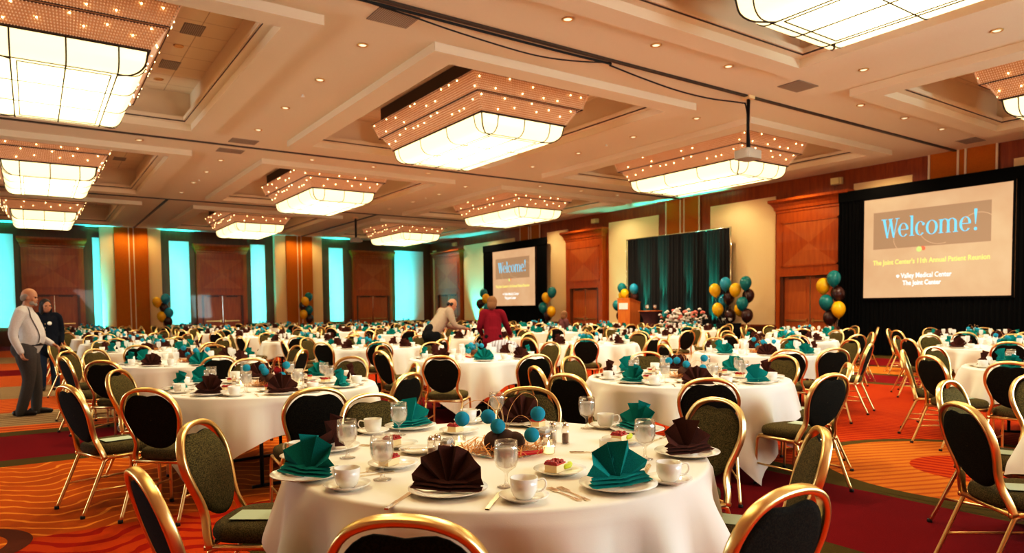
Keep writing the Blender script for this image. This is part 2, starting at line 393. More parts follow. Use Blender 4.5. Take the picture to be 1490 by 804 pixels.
# portals with double doors; local frame: x along wall, y into the room (-y is the room side)
pn = [20]
def portal(n, c, half, body, door_half, door_top, ztop, rot, loc, flare):
    b = MB(); D = .22
    b.box(-half, -door_half - .1, -D, 0, 0, ztop, 0); b.box(door_half + .1, half, -D, 0, 0, ztop, 0)
    b.box(-door_half - .1, door_half + .1, -D, 0, door_top + .02, ztop, 0)
    # frame of the upper panel
    z0, z1, pw = door_top + .32, ztop - .28, half - .18
    for (x0, x1, a0, a1) in ((-pw, pw, z0, z0 + .05), (-pw, pw, z1 - .05, z1), (-pw, -pw + .05, z0, z1), (pw - .05, pw, z0, z1)): b.box(x0, x1, -D - .02, -D, a0, a1, 0)
    # four veneer triangles matched to the centre
    zc = (z0 + z1) / 2; q = pw - .05; a, e = z0 + .05, z1 - .05; y = -D - .004
    C = (0, y, zc); P = [(-q, y, a), (q, y, a), (q, y, e), (-q, y, e)]
    for i in range(4): b.add([P[i], P[(i + 1) % 4], C], [(0, 1, 2)], 1 if i % 2 else 2)
    # architrave + cornice (cove profile)
    b.box(-door_half - .1, door_half + .1, -D - .03, -D, door_top + .02, door_top + .14, 0)
    prof = [(0, 0), (.02, .03), (.02, .09), (.05, .11), (.07, .2), (.13, .3), (flare, .36), (flare, .44), (0, .44)]
    for i in range(len(prof) - 1):
        (d0, h0), (d1, h1) = prof[i], prof[i + 1]
        for (A, B) in (((-half - d0, -D - d0), (half + d0, -D - d0)),):
            b.quad((-half - d0, -D - d0, ztop + h0), (half + d0, -D - d0, ztop + h0), (half + d1, -D - d1, ztop + h1), (-half - d1, -D - d1, ztop + h1), 0)
        b.quad((-half - d0, 0, ztop + h0), (-half - d0, -D - d0, ztop + h0), (-half - d1, -D - d1, ztop + h1), (-half - d1, 0, ztop + h1), 0)
        b.quad((half + d0, -D - d0, ztop + h0), (half + d0, 0, ztop + h0), (half + d1, 0, ztop + h1), (half + d1, -D - d1, ztop + h1), 0)
    o = struct('trim_%d' % pn[0], b.mesh('portal', ['portal', 'portal', 'wood_door'])); pn[0] += 1
    o.location = loc; o.rotation_euler = (0, 0, rot)
    d = MB()
    for s in (-1, 1):
        x0, x1 = (-door_half, -.012) if s < 0 else (.012, door_half)
        d.box(x0, x1, -.11, -.06, .01, door_top, 0)
        for (u0, u1, w0, w1) in ((x0 + .12, x1 - .12, .25, .95), (x0 + .12, x1 - .12, 1.2, door_top - .15)):
            d.box(u0, u1, -.118, -.11, w0, w1, 0)
    d.box(-door_half - .1, -door_half, -.2, 0, 0, door_top + .03, 2); d.box(door_half, door_half + .1, -.2, 0, 0, door_top + .03, 2)
    d.box(-.012, .012, -.125, -.05, .01, door_top, 1)
    for s in (-.5, .5): d.box(door_half * s - .28, door_half * s + .28, -.14, -.11, door_top - .06, door_top - .01, 2)
    o2 = struct('door_%d' % n, d.mesh('door', ['wood_door', 'steel', 'wood_dark'])); o2.location = loc; o2.rotation_euler = (0, 0, rot)
    for s in (-1, 1):
        h = MB(); h.box(s * .08 if s > 0 else -door_half + .1, door_half - .1 if s > 0 else -.08, -.175, -.145, .94, .985, 0); h.box(s * .1 - .02, s * .1 + .02, -.15, -.10, .90, 1.03, 0)
        mk('push_bar', h.mesh('push_bar', 'brass'), o2)
Rt = -pi / 2   # right wall: local x -> -y world ; local -y -> -x world
for i, (c, half, dh, zt) in enumerate(((12.55, 1.14, .90, 2.33), (23.21, 1.21, .85, 2.27), (35.3, 1.48, 1.1, 2.27))):
    portal(i + 1, c, half, 0, dh, zt, 4.36, Rt, (XW, c, 0), .2)
for i, (c, half, dh) in enumerate(((.87, 1.18, .88), (8.03, 1.2, .9), (16.2, 1.2, .92), (-6.6, 1.2, .9))):
    portal(i + 4, c, half, 0, dh, 2.24, 4.38, 0, (c, YW, 0), .15)

# ------------------------------------------------------------------ chandeliers
def build_chandelier():
    tiers = [((1.37, 2.26, 5.70), (1.24, 2.19, 5.405)), ((1.20, 2.09, 5.39), (1.01, 1.945, 5.115))]
    out = []
    for ti, ((w0, l0, z0), (w1, l1, z1)) in enumerate(tiers):
        bm_ = MB(); lin = MB()
        rows = 9; dv = [(0, 0, 1), (1, 0, 0), (0, 1, 0), (-1, 0, 0), (0, -1, 0), (0, 0, -1)]
        tri = [(0, 1, 2), (0, 2, 3), (0, 3, 4), (0, 4, 1), (5, 2, 1), (5, 3, 2), (5, 4, 3), (5, 1, 4)]
        V = bm_.v; F = bm_.f
        for side in range(4):
            L = (w0 if side % 2 == 0 else l0) * 2; ncol = int(L / .040)
            for k in range(ncol):
                t = (k + .5) / ncol * 2 - 1
                for r in range(rows):
                    q = r / (rows - 1); w, l, z = w0 + (w1 - w0) * q, l0 + (l1 - l0) * q, z0 + (z1 - z0) * q
                    x, y = ((t * w, -l), (w, t * l), (-t * w, l), (-w, -t * l))[side]
                    rr = .0125; o = len(V)
                    for d in dv: V.append((x + d[0] * rr, y + d[1] * rr, z + d[2] * .0155))
                    for a in tri: F.append((a[0] + o, a[1] + o, a[2] + o))
        bm_.m = [0] * len(F); bm_.s = [False] * len(F)
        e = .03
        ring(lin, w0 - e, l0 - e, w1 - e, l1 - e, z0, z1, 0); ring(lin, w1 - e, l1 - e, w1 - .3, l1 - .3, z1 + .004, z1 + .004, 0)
        fr = MB()
        for (w, l, z) in ((w0, l0, z0 + .01), (w1, l1, z1 - .012)):
            fr.sweep([(-w, -l, z), (w, -l, z), (w, l, z), (-w, l, z)], rrect(.016, .02), (0, 0, 1), 0, True, False, False)
        glints = []
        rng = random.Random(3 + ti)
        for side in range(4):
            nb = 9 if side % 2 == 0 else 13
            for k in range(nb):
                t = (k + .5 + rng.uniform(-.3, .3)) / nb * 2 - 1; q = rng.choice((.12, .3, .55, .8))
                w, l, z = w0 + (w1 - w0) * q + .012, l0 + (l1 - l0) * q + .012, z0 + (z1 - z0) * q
                glints.append(((t * w, -l), (w, t * l), (-t * w, l), (-w, -t * l))[side] + (z,))
        out.append((bm_.mesh('crystal_tier', 'bead'), lin.mesh('glow_liner', 'liner'), fr.mesh('tier_rim', 'house'), glints))
    # glass shade: rounded box
    sh = MB(); W, L, z0, z1, R = 1.0, 1.915, 5.09, 4.79, .16
    levels = [(0, z0)] + [(R * .35 * (1 - cos(a)) + 0, z1 + R * 1.1 - R * 1.1 * sin(a)) for a in [radians(q) for q in (0, 20, 40, 60, 75, 90)]]
    levels = [(0, z0)] + [(R * (1 - cos(radians(q))), z1 + R - R * sin(radians(q))) for q in (0, 18, 36, 54, 72, 90)]
    def rr_ring(w, l, rc, n=5):
        p = []
        for cx, cy, a0 in ((w - rc, l - rc, 0), (-w + rc, l - rc, 90), (-w + rc, -l + rc, 180), (w - rc, -l + rc, 270)):
            for i in range(n + 1): a = radians(a0 + 90 * i / n); p.append((cx + rc * cos(a), cy + rc * sin(a)))
        return p
    rings = []
    for ins, z in levels:
        taper = .05 * (z0 - z) / (z0 - z1)
        w = W - ins - taper; l = L - ins - taper; rings.append([(x, y, z) for x, y in rr_ring(w, l, .07)])
    k = len(rings[0]); v = [p for r in rings for p in r]
    f = [(i * k + q, (i + 1) * k + q, (i + 1) * k + (q + 1) % k, i * k + (q + 1) % k) for i in range(len(rings) - 1) for q in range(k)]
    f.append(tuple((len(rings) - 1) * k + q for q in range(k)))
    sh.add(v, f, 0, True)
    shade = sh.mesh('glass_shade', 'shade')
    ca = MB()
    def prof_at(t, axis, sgn):
        # polyline down a side face at fraction t, then along the bottom to the middle
        pts = []
        for ins, z in levels:
            taper = .05 * (z0 - z) / (z0 - z1); w = W - ins - taper + .003; l = L - ins - taper + .003
            pts.append((t * W, sgn * l, z - .002) if axis == 'y' else (sgn * w, t * L, z - .002))
        return pts
    zb = z1 - .003
    for t in (-.62, 0, .62):
        a = prof_at(t, 'y', -1); b_ = prof_at(t, 'y', 1); ca.tube(a + b_[::-1], .011, 5)
    for t in (-.86, -.30, .30, .86) :
        a = prof_at(t, 'x', -1); b_ = prof_at(t, 'x', 1); ca.tube(a + b_[::-1], .010, 5)
    for t in (-.55, .55):
        ca.tube([(t * W, -.80 * L, zb), (t * W, .80 * L, zb)], .009, 5)
    for t in (-.80, .80): ca.tube([(-.55 * W, t * L, zb), (.55 * W, t * L, zb)], .009, 5)
    for sx in (-1, 1):
        for sy in (-1, 1):
            pts = []
            for ins, z in levels:
                taper = .05 * (z0 - z) / (z0 - z1); pts.append((sx * (W - ins - taper - .02 + .004), sy * (L - ins - taper - .02 + .004), z - .002))
            pts.append((sx * (W - .38), sy * (L - .32), zb)); ca.tube(pts, .014, 5)
    ca.sweep([(-W, -L, z0), (W, -L, z0), (W, L, z0), (-W, L, z0)], rrect(.014, .02), (0, 0, 1), 0, True, False, False)
    ho = MB(); ho.box(-1.22, 1.22, -2.1, 2.1, 5.72, ZU); 
    hl = MB(); hl.box(-.98, .98, -1.9, 1.9, 5.085, 5.70)
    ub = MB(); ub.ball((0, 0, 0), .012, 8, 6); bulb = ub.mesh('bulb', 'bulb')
    proto = [('housing', ho.mesh('housing', 'house')), ('shade_pan', hl.mesh('shade_pan', 'house')), ('glass_shade', shade, None, None, [('leading', ca.mesh('leading', 'came'))])]
    for be, li, fr, bu in out:
        proto.append(('crystal_tier', be, None, None, [('glow_liner', li), ('tier_rim', fr)] + [('bulb', bulb, p) for p in bu]))
    return proto
CP = build_chandelier()
rowname = ['nearest', 'second', 'third', 'rearmost']; colname = ['left', 'middle', 'right']
for r, y in enumerate(CY):
    for c, x in enumerate(CX):
        inst(CP, 'chandelier', 'lit crystal and glass ceiling chandelier, %s column, %s row from camera' % (colname[c], rowname[r]), 'chandelier', (x, y, 0), 0, 'rectangular crystal chandeliers in the ceiling coffers')

# recessed downlights (real spot lamps inside)
dl = MB(); dl.lathe([(.075, .0), (.085, -.012), (.062, -.014), (.055, .0)], 20, 0); dl.lathe([(.054, -.001), (.05, -.002)], 20, 1)
dlm_t = MB().lathe([(.06, 0), (.085, -.002), (.085, -.012), (.062, -.014), (.058, -.002)], 20, 0).mesh('trim_ring', 'brass')
dlm_b = MB().lathe([(.058, -.004), (.05, -.009)], 20, 0).mesh('lens', 'lamp_disc')
spots = []
for y in (10.1, 12.0, 14.0, 16.0, 19.7, 21.5, 23.5, 25.6): spots += [('between left and middle chandeliers', 4.27, y), ('between middle and right chandeliers', 11.8, y)]
spots += [('between middle and right chandeliers', 11.83, 4.51), ('between middle and right chandeliers', 11.83, 6.5), ('between left and middle chandeliers', 4.27, 4.3), ('between left and middle chandeliers', 4.27, 6.4)]
for x in (2.2, 6.28, 8.02, 9.74, 13.85, 15.6, 17.3): spots += [('before the second chandelier row', x, 7.66), ('before the third chandelier row', x, 18.38)]
for y in (4.6, 10.2, 12.6, 15.2, 20.6, 23.3, 25.4, 30.6, 34.4): spots += [('beside the right wall', 18.95, y)]
for x in (3.55, 4.5, 11.4, 12.4): spots += [('before the copper back wall pillars', x, 36.65)]
cnt = {}
spot_data = bpy.data.lights.new('downlight_lamp', 'SPOT'); spot_data.energy = 200; spot_data.color = (1., .83, .60); spot_data.spot_size = radians(150); spot_data.spot_blend = .8; spot_data.shadow_soft_size = .04
spot_wall = spot_data.copy(); spot_wall.energy = 420; spot_wash = spot_data.copy(); spot_wash.energy = 105; spot_wash.color = (1., .76, .46); spot_pil = spot_data.copy(); spot_pil.energy = 60; spot_pil.color = (1., .62, .26)
for wh, x, y in spots:
    cnt[wh] = cnt.get(wh, 0) + 1
    ordn = ['first', 'second', 'third', 'fourth', 'fifth', 'sixth', 'seventh', 'eighth', 'ninth', 'tenth'][cnt[wh] - 1]
    side = 'left' if 'before' in wh else 'front'
    if wh.startswith('between') or 'beside' in wh: 
        ys = sorted(s[2] for s in spots if s[0] == wh); ordn = ['first', 'second', 'third', 'fourth', 'fifth', 'sixth', 'seventh', 'eighth', 'ninth', 'tenth'][ys.index(y)]
    o = thing('downlight', 'recessed ceiling downlight %s, %s from the %s' % (wh, ordn, side), 'downlight', (x, y, HC), 0, 'recessed downlights in the ceiling')
    mk('trim_ring', dlm_t, o); mk('lens', dlm_b, o)
    l = mk('lamp', spot_wash if 'beside' in wh else spot_pil if 'copper' in wh else spot_wall if x > 15 else spot_data, o, (0, 0, -.03))
# ceiling vents, sprinklers
vb = MB(); vb.box(-.3, .3, -.22, .22, -.012, 0); vm = vb.mesh('vent_grille', 'vent')
for lab, x, y in (('grey ceiling vent beside the nearest wall track at top', 4.24, 8.95), ('grey ceiling vent just before the second wall track', 4.26, 17.25), ('grey ceiling vent just behind the second wall track', 4.22, 18.42), ('dim ceiling vent before the right chandelier column', 11.68, 7.64), ('ceiling vent beside the right wall', 19.1, 7.8)):
    tag(mk('ceiling_vent', vm, None, (x, y, HC)), lab, 'vent', 'grey vents in the ceiling')
sm = MB().lathe([(.05, 0), (.05, -.02), (.02, -.025), (.014, -.06), (.035, -.062), (.035, -.07), (.005, -.072)], 12).mesh('sprinkler', 'white')
for lab, x, y in (('white sprinkler head left of middle second-row chandelier', 4.29, 13.0), ('white sprinkler head right of middle second-row chandelier', 11.77, 12.9), ('white sprinkler head left of middle third-row chandelier', 4.32, 22.9), ('white sprinkler head right of middle third-row chandelier', 11.75, 22.4)):
    tag(mk('sprinkler', sm, None, (x, y, HC + .03)), lab, 'sprinkler', 'sprinkler heads in the ceiling')
cvb = MB(); cvb.box(-.16, .16, -.24, .24, -.012, 0); cvm = cvb.mesh('vent_grille', 'vent')
for lab, x, y in (('dark return grille beside top-left chandelier, nearer one', 2.35, 12.6), ('dark return grille beside top-left chandelier, farther one', 2.3, 14.6), ('dark grille beside left third-row chandelier, nearer one', 2.35, 22.3), ('dark grille beside left third-row chandelier, farther one', 2.35, 24.2)):
    tag(mk('return_grille', cvm, None, (x, y, ZU)), lab, 'vent', 'grilles inside the ceiling coffers')
for lab, x, y in (('brass downlight above crystals of top-left chandelier, nearest', 2.3, 11.3), ('brass downlight above crystals of top-left chandelier, middle', 2.28, 13.5), ('brass downlight above crystals of top-left chandelier, farthest', 2.25, 15.6)):
    o = thing('downlight', lab, 'downlight', (x, y, ZU), 0, 'downlights inside the ceiling coffer'); mk('trim_ring', dlm_t, o); mk('lens', MB().lathe([(.058, -.004), (.05, -.009)], 20, 0).mesh('lens', 'brass'), o)
# cables along the first track
for lab, zz, pts in (('thick black cable clipped along the nearest ceiling track', .018, [(2.6, 8.62, 5.40), (3.6, 8.60, 5.395), (4.4, 8.60, 5.395), (5.6, 8.60, 5.39), (7.0, 8.6, 5.39), (7.96, 8.6, 5.40)]), ('thin black cable sagging from the nearest ceiling track', .011, [(3.2, 8.60, 5.42), (4.3, 8.66, 5.38), (5.2, 8.70, 5.33), (6.4, 8.72, 5.29), (7.2, 8.68, 5.33), (7.96, 8.60, 5.42)]),
                     ('black projector cable drooping to the ceiling pole', .013, [(7.98, 8.66, 5.40), (8.8, 8.7, 5.34), (9.65, 8.72, 5.29), (10.5, 8.7, 5.28), (11.3, 8.6, 5.30), (11.40, 8.56, 5.25), (11.41, 8.50, 4.8), (11.45, 8.50, 4.45)])):
    tag(mk('cable', MB().tube(smoothpath(pts, 6), zz, 6).mesh('cable', 'rubber')), lab, 'cable')
# projectors
def projector(x, y, z, label):
    o = thing('projector', label, 'projector', (x, y, 0))
    b = MB(); b.box(-.09, .09, -.09, .09, HC - .06, HC); mk('ceiling_plate', b.mesh('ceiling_plate', 'beige'), o)
    b = MB(); b.tube([(0, 0, HC), (0, 0, z + .1)], .028, 10); b.tube([(.05, .0, HC - .05), (.055, .02, z + .6), (.04, 0, z + .1)], .012, 6); mk('pole', b.mesh('pole', 'black_metal'), o)
    b = MB(); pr = rrect(.44, .36, .2, 3); b.prism(pr, z - .1, z + .06); b.prism([(p[0] * .6, p[1] * .6) for p in pr], z + .06, z + .1)
    c = mk('projector_body', b.mesh('projector_body', mat('projector_grey', (.36, .32, .28), .45)), o)
    b = MB(); b.lathe([(.055, 0), (.055, .05), (.035, .06), (.03, .03)], 16); me = b.mesh('lens', 'steel'); mk('lens', me, c, (.22, -.05, z - .02), (0, pi / 2, 0))
projector(11.43, 8.53, 4.33, 'grey projector hanging on long black ceiling pole, right of center')
projector(11.6, 28.6, 4.45, 'small distant projector on ceiling pole near back wall')
# yellow boxes high on right wall
for lab, y in (('pale yellow box high on wood above the right double door', 11.75), ('pale yellow box high on wood above the middle wood portal', 22.6), ('pale box high on wood beside the far corner', 34.6)):
    b = MB(); b.box(-.12, 0, -.16, .16, -.1, .1); b.box(-.2, -.12, -.13, .13, -.09, .09)
    tag(mk('wall_speaker', b.mesh('wall_speaker', 'yellow_box'), None, (XW, y, 5.13)), lab, 'speaker', 'pale boxes on the right wall')

# ------------------------------------------------------------------ screens, drapes
def pleats(y0, y1, x, z0, z1, n, amp, name, m, jit=0.25, seed=1):
    rng = random.Random(seed); b = MB(); N = n * 8; v = []; f = []
    for i in range(N + 1):
        t = i / N; ph = 2 * pi * n * t
        d = amp * (sin(ph) + jit * sin(ph * .37 + seed)) ; 
        for z, k in ((z0, 1.2), ((z0 + z1) / 2, 1.), (z1, .7)): v.append((x + d * k, y0 + (y1 - y0) * t, z))
    for i in range(N):
        for q in (0, 1): f.append((i * 3 + q, i * 3 + q + 1, (i + 1) * 3 + q + 1, (i + 1) * 3 + q))
    b.add(v, f, 0, True); return b.mesh(name, m)
# letters -----------------------------------------------------------------
def ringpts(cx, cy, ax, ay, bx, by, a0, a1, n=28, close=False):
    P = []
    for i in range(n + 1):
        a = a0 + (a1 - a0) * i / n; P.append(((cx + ax * cos(a), cy + ay * sin(a)), (cx + bx * cos(a), cy + by * sin(a))))
    return P
def serif_word():
    """returns list of 2D polygons for the word in a high-contrast serif"""
    Q = []
    def poly(p): Q.append(p)
    def rect(x0, x1, y0, y1): poly([(x0, y0), (x1, y0), (x1, y1), (x0, y1)])
    def strip(P):
        for (a, b), (c, d) in zip(P, P[1:]): poly([a, c, d, b])
    def o(x, w=.92):
        strip(ringpts(x + w / 2, .5, w / 2, .52, w / 2 - .2, .485, 0, 2 * pi, 36)); 
    x = 0
    # W
    for (xa, xb, th) in ((.12, .50, .24), (.50, .80, .07), (.66, 1.04, .24), (1.04, 1.36, .07)):
        up = xa < xb and th < .1
        if th > .1: poly([(xa, 1.42), (xa + th, 1.42), (xb + th * .5, -.02), (xb - th * .1, -.02)])
        else: poly([(xa, -.02), (xa + th, -.02), (xb + th, 1.42), (xb, 1.42)])
    rect(0, .5, 1.38, 1.43); rect(.58, 1.0, 1.38, 1.43); rect(1.22, 1.56, 1.38, 1.43)
    x = 1.48
    def e(x):
        w = .86
        strip(ringpts(x + w / 2, .5, w / 2, .52, w / 2 - .19, .485, .06, 1.78 * pi, 34)); rect(x + .1, x + w - .03, .5, .55)
    e(x); x = 2.42
    rect(x + .1, x + .3, 0, 1.5); rect(x, x + .42, 0, .045); rect(x, x + .2, 1.455, 1.5); x = 2.9
    w = .8
    strip(ringpts(x + w / 2, .5, w / 2, .52, w / 2 - .19, .485, .3 * pi, 1.76 * pi, 34)); poly([(x + .66 + .11 * cos(a * pi / 6), .80 + .11 * sin(a * pi / 6)) for a in range(12)]); x = 3.76
    o(x, .94); x = 4.78
    for k in (0, .56, 1.12): rect(x + .08 + k, x + .27 + k, 0, .95 if k == 0 else .72); rect(x - .02 + k, x + .37 + k, 0, .045)
    rect(x - .02, x + .2, .96, 1.0); rect(x + .08, x + .27, .9, 1.0)
    for k in (0, .56): strip(ringpts(x + .45 + k, .70, .37, .32, .19, .275, 0, pi * .95, 16))
    x = 6.36; e(x); x = 7.36
    poly([(x + .16, .42), (x + .2, .42), (x + .30, 1.42), (x + .27, 1.5), (x + .09, 1.5), (x + .06, 1.42)]); poly([(x + .18 + .12 * cos(a * pi / 8), .1 + .12 * sin(a * pi / 8)) for a in range(16)])
    return Q, 7.66, 1.5
def text_mesh(body, m, bold=.0):
    cu = bpy.data.curves.new('lettering', 'FONT'); cu.body = body; cu.size = 1; cu.offset = bold; cu.align_x = 'CENTER'; cu.resolution_u = 3
    ob = bpy.data.objects.new('lettering', cu); COL.objects.link(ob); bpy.context.view_layer.update()
    me = bpy.data.meshes.new_from_object(ob.evaluated_get(bpy.context.evaluated_depsgraph_get())); bpy.data.objects.remove(ob)
    me.materials.clear(); me.materials.append(M[m]); 
    xs = [v.co.x for v in me.vertices]; ys = [v.co.y for v in me.vertices]
    return me, min(xs), max(xs), min(ys), max(ys)
SW, SH = 3.66, 2.76
WQ = serif_word()
TX = {}
TX['a'] = text_mesh("The Joint Center's 11th Annual Patient Reunion", 'lt_yellow', .022)
TX['b'] = text_mesh("Valley Medical Center", 'lt_white', .012)
TX['c'] = text_mesh("The Joint Center", 'lt_white', .025)
def screen(yc, z0, label, dlabel, dy0, dy1):
    # local frame: x to the right as seen (world -y), y up, z toward room (world -x)
    mx = Matrix(((0, 0, -1, 0), (-1, 0, 0, 0), (0, 1, 0, 0), (0, 0, 0, 1)))
    X = XW - .42
    rt = thing('projection_screen', label, 'screen', (X, yc, z0))
    def part(name, me, parent=None):
        o = mk(name, me, rt if parent is None else parent)
        if parent is None: o.rotation_euler = mx.to_euler()
        return o
    b = MB(); b.box(-SW / 2, SW / 2, 0, SH, -.02, 0); sc = part('screen_surface', b.mesh('screen_surface', 'screen'))
    b = MB()
    for (a, c, d, e) in ((-SW / 2 - .05, -SW / 2, -.05, SH + .05), (SW / 2, SW / 2 + .05, -.05, SH + .05), (-SW / 2, SW / 2, -.05, 0), (-SW / 2, SW / 2, SH, SH + .05)): b.box(a, c, d, e, -.03, .01)
    part('screen_frame', b.mesh('screen_frame', 'drape'))
    U = lambda u: (u - .5) * SW
    Vv = lambda v: (1 - v) * SH
    b = MB(); b.quad((U(.075), Vv(.51), .003), (U(.875), Vv(.51), .003), (U(.875), Vv(.14), .003), (U(.075), Vv(.14), .003)); part('slide_panel', b.mesh('slide_panel', 'slidebox'), sc)
    Q, w, h = WQ; x0, x1 = U(.135), U(.79); sx = (x1 - x0) / w; zb = Vv(.40); sy = (Vv(.205) - zb) / h
    b = MB()
    for p in Q: b.add([(x0 + x * sx, zb + y * sy, .008) for x, y in p], [tuple(range(len(p)))])
    part('welcome_lettering', b.mesh('welcome_lettering', 'lt_blue'), sc)
    for key, u0, u1, v, hgt, nm in (('a', .075, .872, .668, .048, 'title_lettering'), ('b', .285, .634, .808, .05, 'center_lettering'), ('c', .298, .565, .878, .046, 'joint_lettering')):
        me, a, c, d, e = TX[key]; s1 = (U(u1) - U(u0)) / (c - a); s2 = hgt * SH / .73
        o = part(nm, me, sc); o.scale = (s1, s2, 1); o.location = ((U(u0) + U(u1)) / 2 - (a + c) / 2 * s1, Vv(v), .008)
    for (u, v, r, m_, nm) in ((.412, .535, .024, 'lt_green', 'green_dot'), (.438, .53, .022, 'lt_red', 'red_dot')):
        b = MB(); 
        if nm == 'green_dot': b.add([(U(u) + r * SW * .8 * cos(i * pi / 10), Vv(v) + r * SW * .8 * sin(i * pi / 10), .007) for i in range(20)], [tuple(range(20))])
        else: b.add([(U(u) + r * SW * .8 * cos(i * pi / 10 - 1.2), Vv(v) + r * SW * .75 * sin(i * pi / 10 - 1.2), .006) for i in range(16)], [tuple(range(16))])
        part(nm, b.mesh(nm, m_), sc)
    # gem emblem
    b = MB(); cx, cy = U(.262), Vv(.79); q = .045
    for p in ([(-1.1, .2), (-.6, .9), (-.35, .2)], [(-.25, .2), (-.5, .9), (.5, .9), (.25, .2)], [(.35, .2), (.6, .9), (1.1, .2)], [(-1.0, .05), (-.35, .05), (-.05, -1.1)], [(-.25, .05), (.25, .05), (0, -1.1)], [(.35, .05), (1.0, .05), (.05, -1.1)]):
        b.add([(cx + x * q, cy + y * q, .008) for x, y in p], [tuple(range(len(p)))])
    part('gem_emblem', b.mesh('gem_emblem', 'lt_white'), sc)
    # faint curved strokes of the slide background
    b = MB()
    for (cx, cy, r, a0, a1) in ((U(.33), Vv(.42), .38, 2.2, 5.6), (U(.80), Vv(.40), .45, .3, 2.6), (U(.55), Vv(.30), .55, 3.4, 5.0)):
        P = ringpts(cx, cy, r, r, r - .015, r - .015, a0, a1, 24)
        for (p, q_), (s_, t_) in zip(P, P[1:]): b.add([(p[0], p[1], .004), (s_[0], s_[1], .004), (t_[0], t_[1], .004), (q_[0], q_[1], .004)], [(0, 1, 2, 3)])
    part('slide_curves', b.mesh('slide_curves', 'screen'), sc)
    # dress-kit drape around it
    dr = thing('screen_drape', dlabel, 'drape', (0, 0, 0))
    X2 = X + .05; ya, yb = yc - SW / 2 - .05, yc + SW / 2 + .05
    mk('side_drape', pleats(dy0, ya, X2, .02, 4.72, 7, .03, 'side_drape', 'drape', seed=2), dr); mk('side_drape', pleats(yb, dy1, X2, .02, 4.72, 7, .03, 'side_drape', 'drape', seed=3), dr)
    b = MB(); b.box(X2 - .03, X2 + .03, dy0, dy1, z0 + SH + .05, 4.72); mk('valance', b.mesh('valance', 'drape'), dr)
    mk('skirt', pleats(ya - .02, yb + .02, X2, .02, z0 - .05, 30, .03, 'skirt', 'drape', seed=4), dr)
screen(8.88, 1.62, 'large right projection screen showing the Welcome slide', 'black velvet drape surrounding the large right projection screen', 6.2, 11.5)
screen(28.3, 1.58, 'smaller-looking far left projection screen showing the Welcome slide', 'black drape surrounding the far left projection screen', 25.65, 31.1)
# stage curtain
sc_ = thing('stage_curtain', 'dark pleated pipe-and-drape curtain lit with teal streaks behind stage', 'curtain')
mk('curtain_panel', pleats(15.4, 20.35, XW - .35, .05, 4.1, 34, .05, 'curtain_panel', 'drape_g', .6, 5), sc_)
b = MB(); b.tube([(XW - .35, 15.36, 4.12), (XW - .35, 20.4, 4.12)], .02, 8); b.tube([(XW - .35, 15.36, 0), (XW - .35, 15.36, 4.14)], .022, 8); b.tube([(XW - .35, 20.4, 0), (XW - .35, 20.4, 4.14)], .022, 8)
mk('pipe_frame', b.mesh('pipe_frame', 'steel'), sc_)
b = MB(); b.box(17.7, 19.55, 13.9, 21.2, .03, .5, 0); b.box(17.68, 19.56, 13.88, 21.22, .46, .5, 0)
tag(mk('stage_riser', b.mesh('stage_riser', 'blackcloth'), None), 'low black skirted stage riser in front of the teal curtain', 'stage')
bpy.data.objects['stage_riser'].location.z = -.03
# lectern
t_ = thing('lectern', 'orange wooden lectern with white sign on the stage', 'lectern', (18.85, 19.42, .5))
b = MB()
b.add([(-.26, -.31, 0), (.26, -.31, 0), (.26, .31, 0), (-.26, .31, 0), (-.28, -.33, 1.27), (.28, -.33, 1.12), (.28, .33, 1.12), (-.28, .33, 1.27)], [(0, 3, 2, 1), (4, 5, 6, 7), (0, 1, 5, 4), (1, 2, 6, 5), (2, 3, 7, 6), (3, 0, 4, 7)], 0)
mk('lectern_body', b.mesh('lectern_body', 'orange_wood'), t_)
b = MB(); b.box(-.30, .30, -.35, .35, -.012, .012); o = mk('lectern_top', b.mesh('lectern_top', 'orange_wood'), t_, (0, 0, 1.2)); o.rotation_euler = (0, radians(15), 0)
b = MB(); b.box(-.292, -.285, -.24, .24, .86, 1.1); mk('sign', b.mesh('sign', 'white'), t_)
b = MB(); b.tube(smoothpath([(-.1, 0, 1.22), (-.12, .02, 1.36), (.02, .03, 1.44)], 4), .008, 6); b.ball((.04, .03, 1.45), .025); mk('microphone', b.mesh('microphone', 'black_metal'), t_)
# cocktail table
t_ = thing('cocktail_table', 'round cocktail table with dark skirt on stage beside lectern', 'table', (18.4, 17.85, .5))
mk('tabletop', MB().lathe([(.44, .775), (.45, .79), (.45, .80), (.44, .805)], 28).mesh('tabletop', 'orange_wood'), t_)
v = MB(); prof = [(.30, 0), (.24, .2), (.27, .5), (.40, .75), (.43, .775)]; v.lathe(prof, 24); mk('skirt', v.mesh('skirt', 'plum'), t_)
def goblet_mesh(seg=16, name='goblet'):
    b = MB()
    b.lathe([(.034, 0), (.036, .003), (.012, .008), (.006, .02), (.006, .050), (.014, .060), (.036, .076), (.045, .104), (.0455, .14), (.042, .172), (.0405, .172), (.043, .14), (.0425, .105), (.033, .080), (.004, .068)], seg, 0)
    return b.mesh(name, 'glass')
GOB = goblet_mesh(); 
GOBW = MB().lathe([(.004, .070), (.031, .082), (.041, .106), (.0415, .140), (.041, .146)], 16).mesh('ice_water', 'water')
for i, (dx, dy) in enumerate(((-.12, .05), (.1, -.12))):
    o = thing('water_glass', 'water glass on stage cocktail table, %s one' % ('left' if i == 0 else 'right'), 'glass', (18.4 + dx, 17.85 + dy, 1.305)); o.scale = (1.5, 1.5, 1.25); mk('bowl', GOB, o); mk('ice_water', GOBW, o)
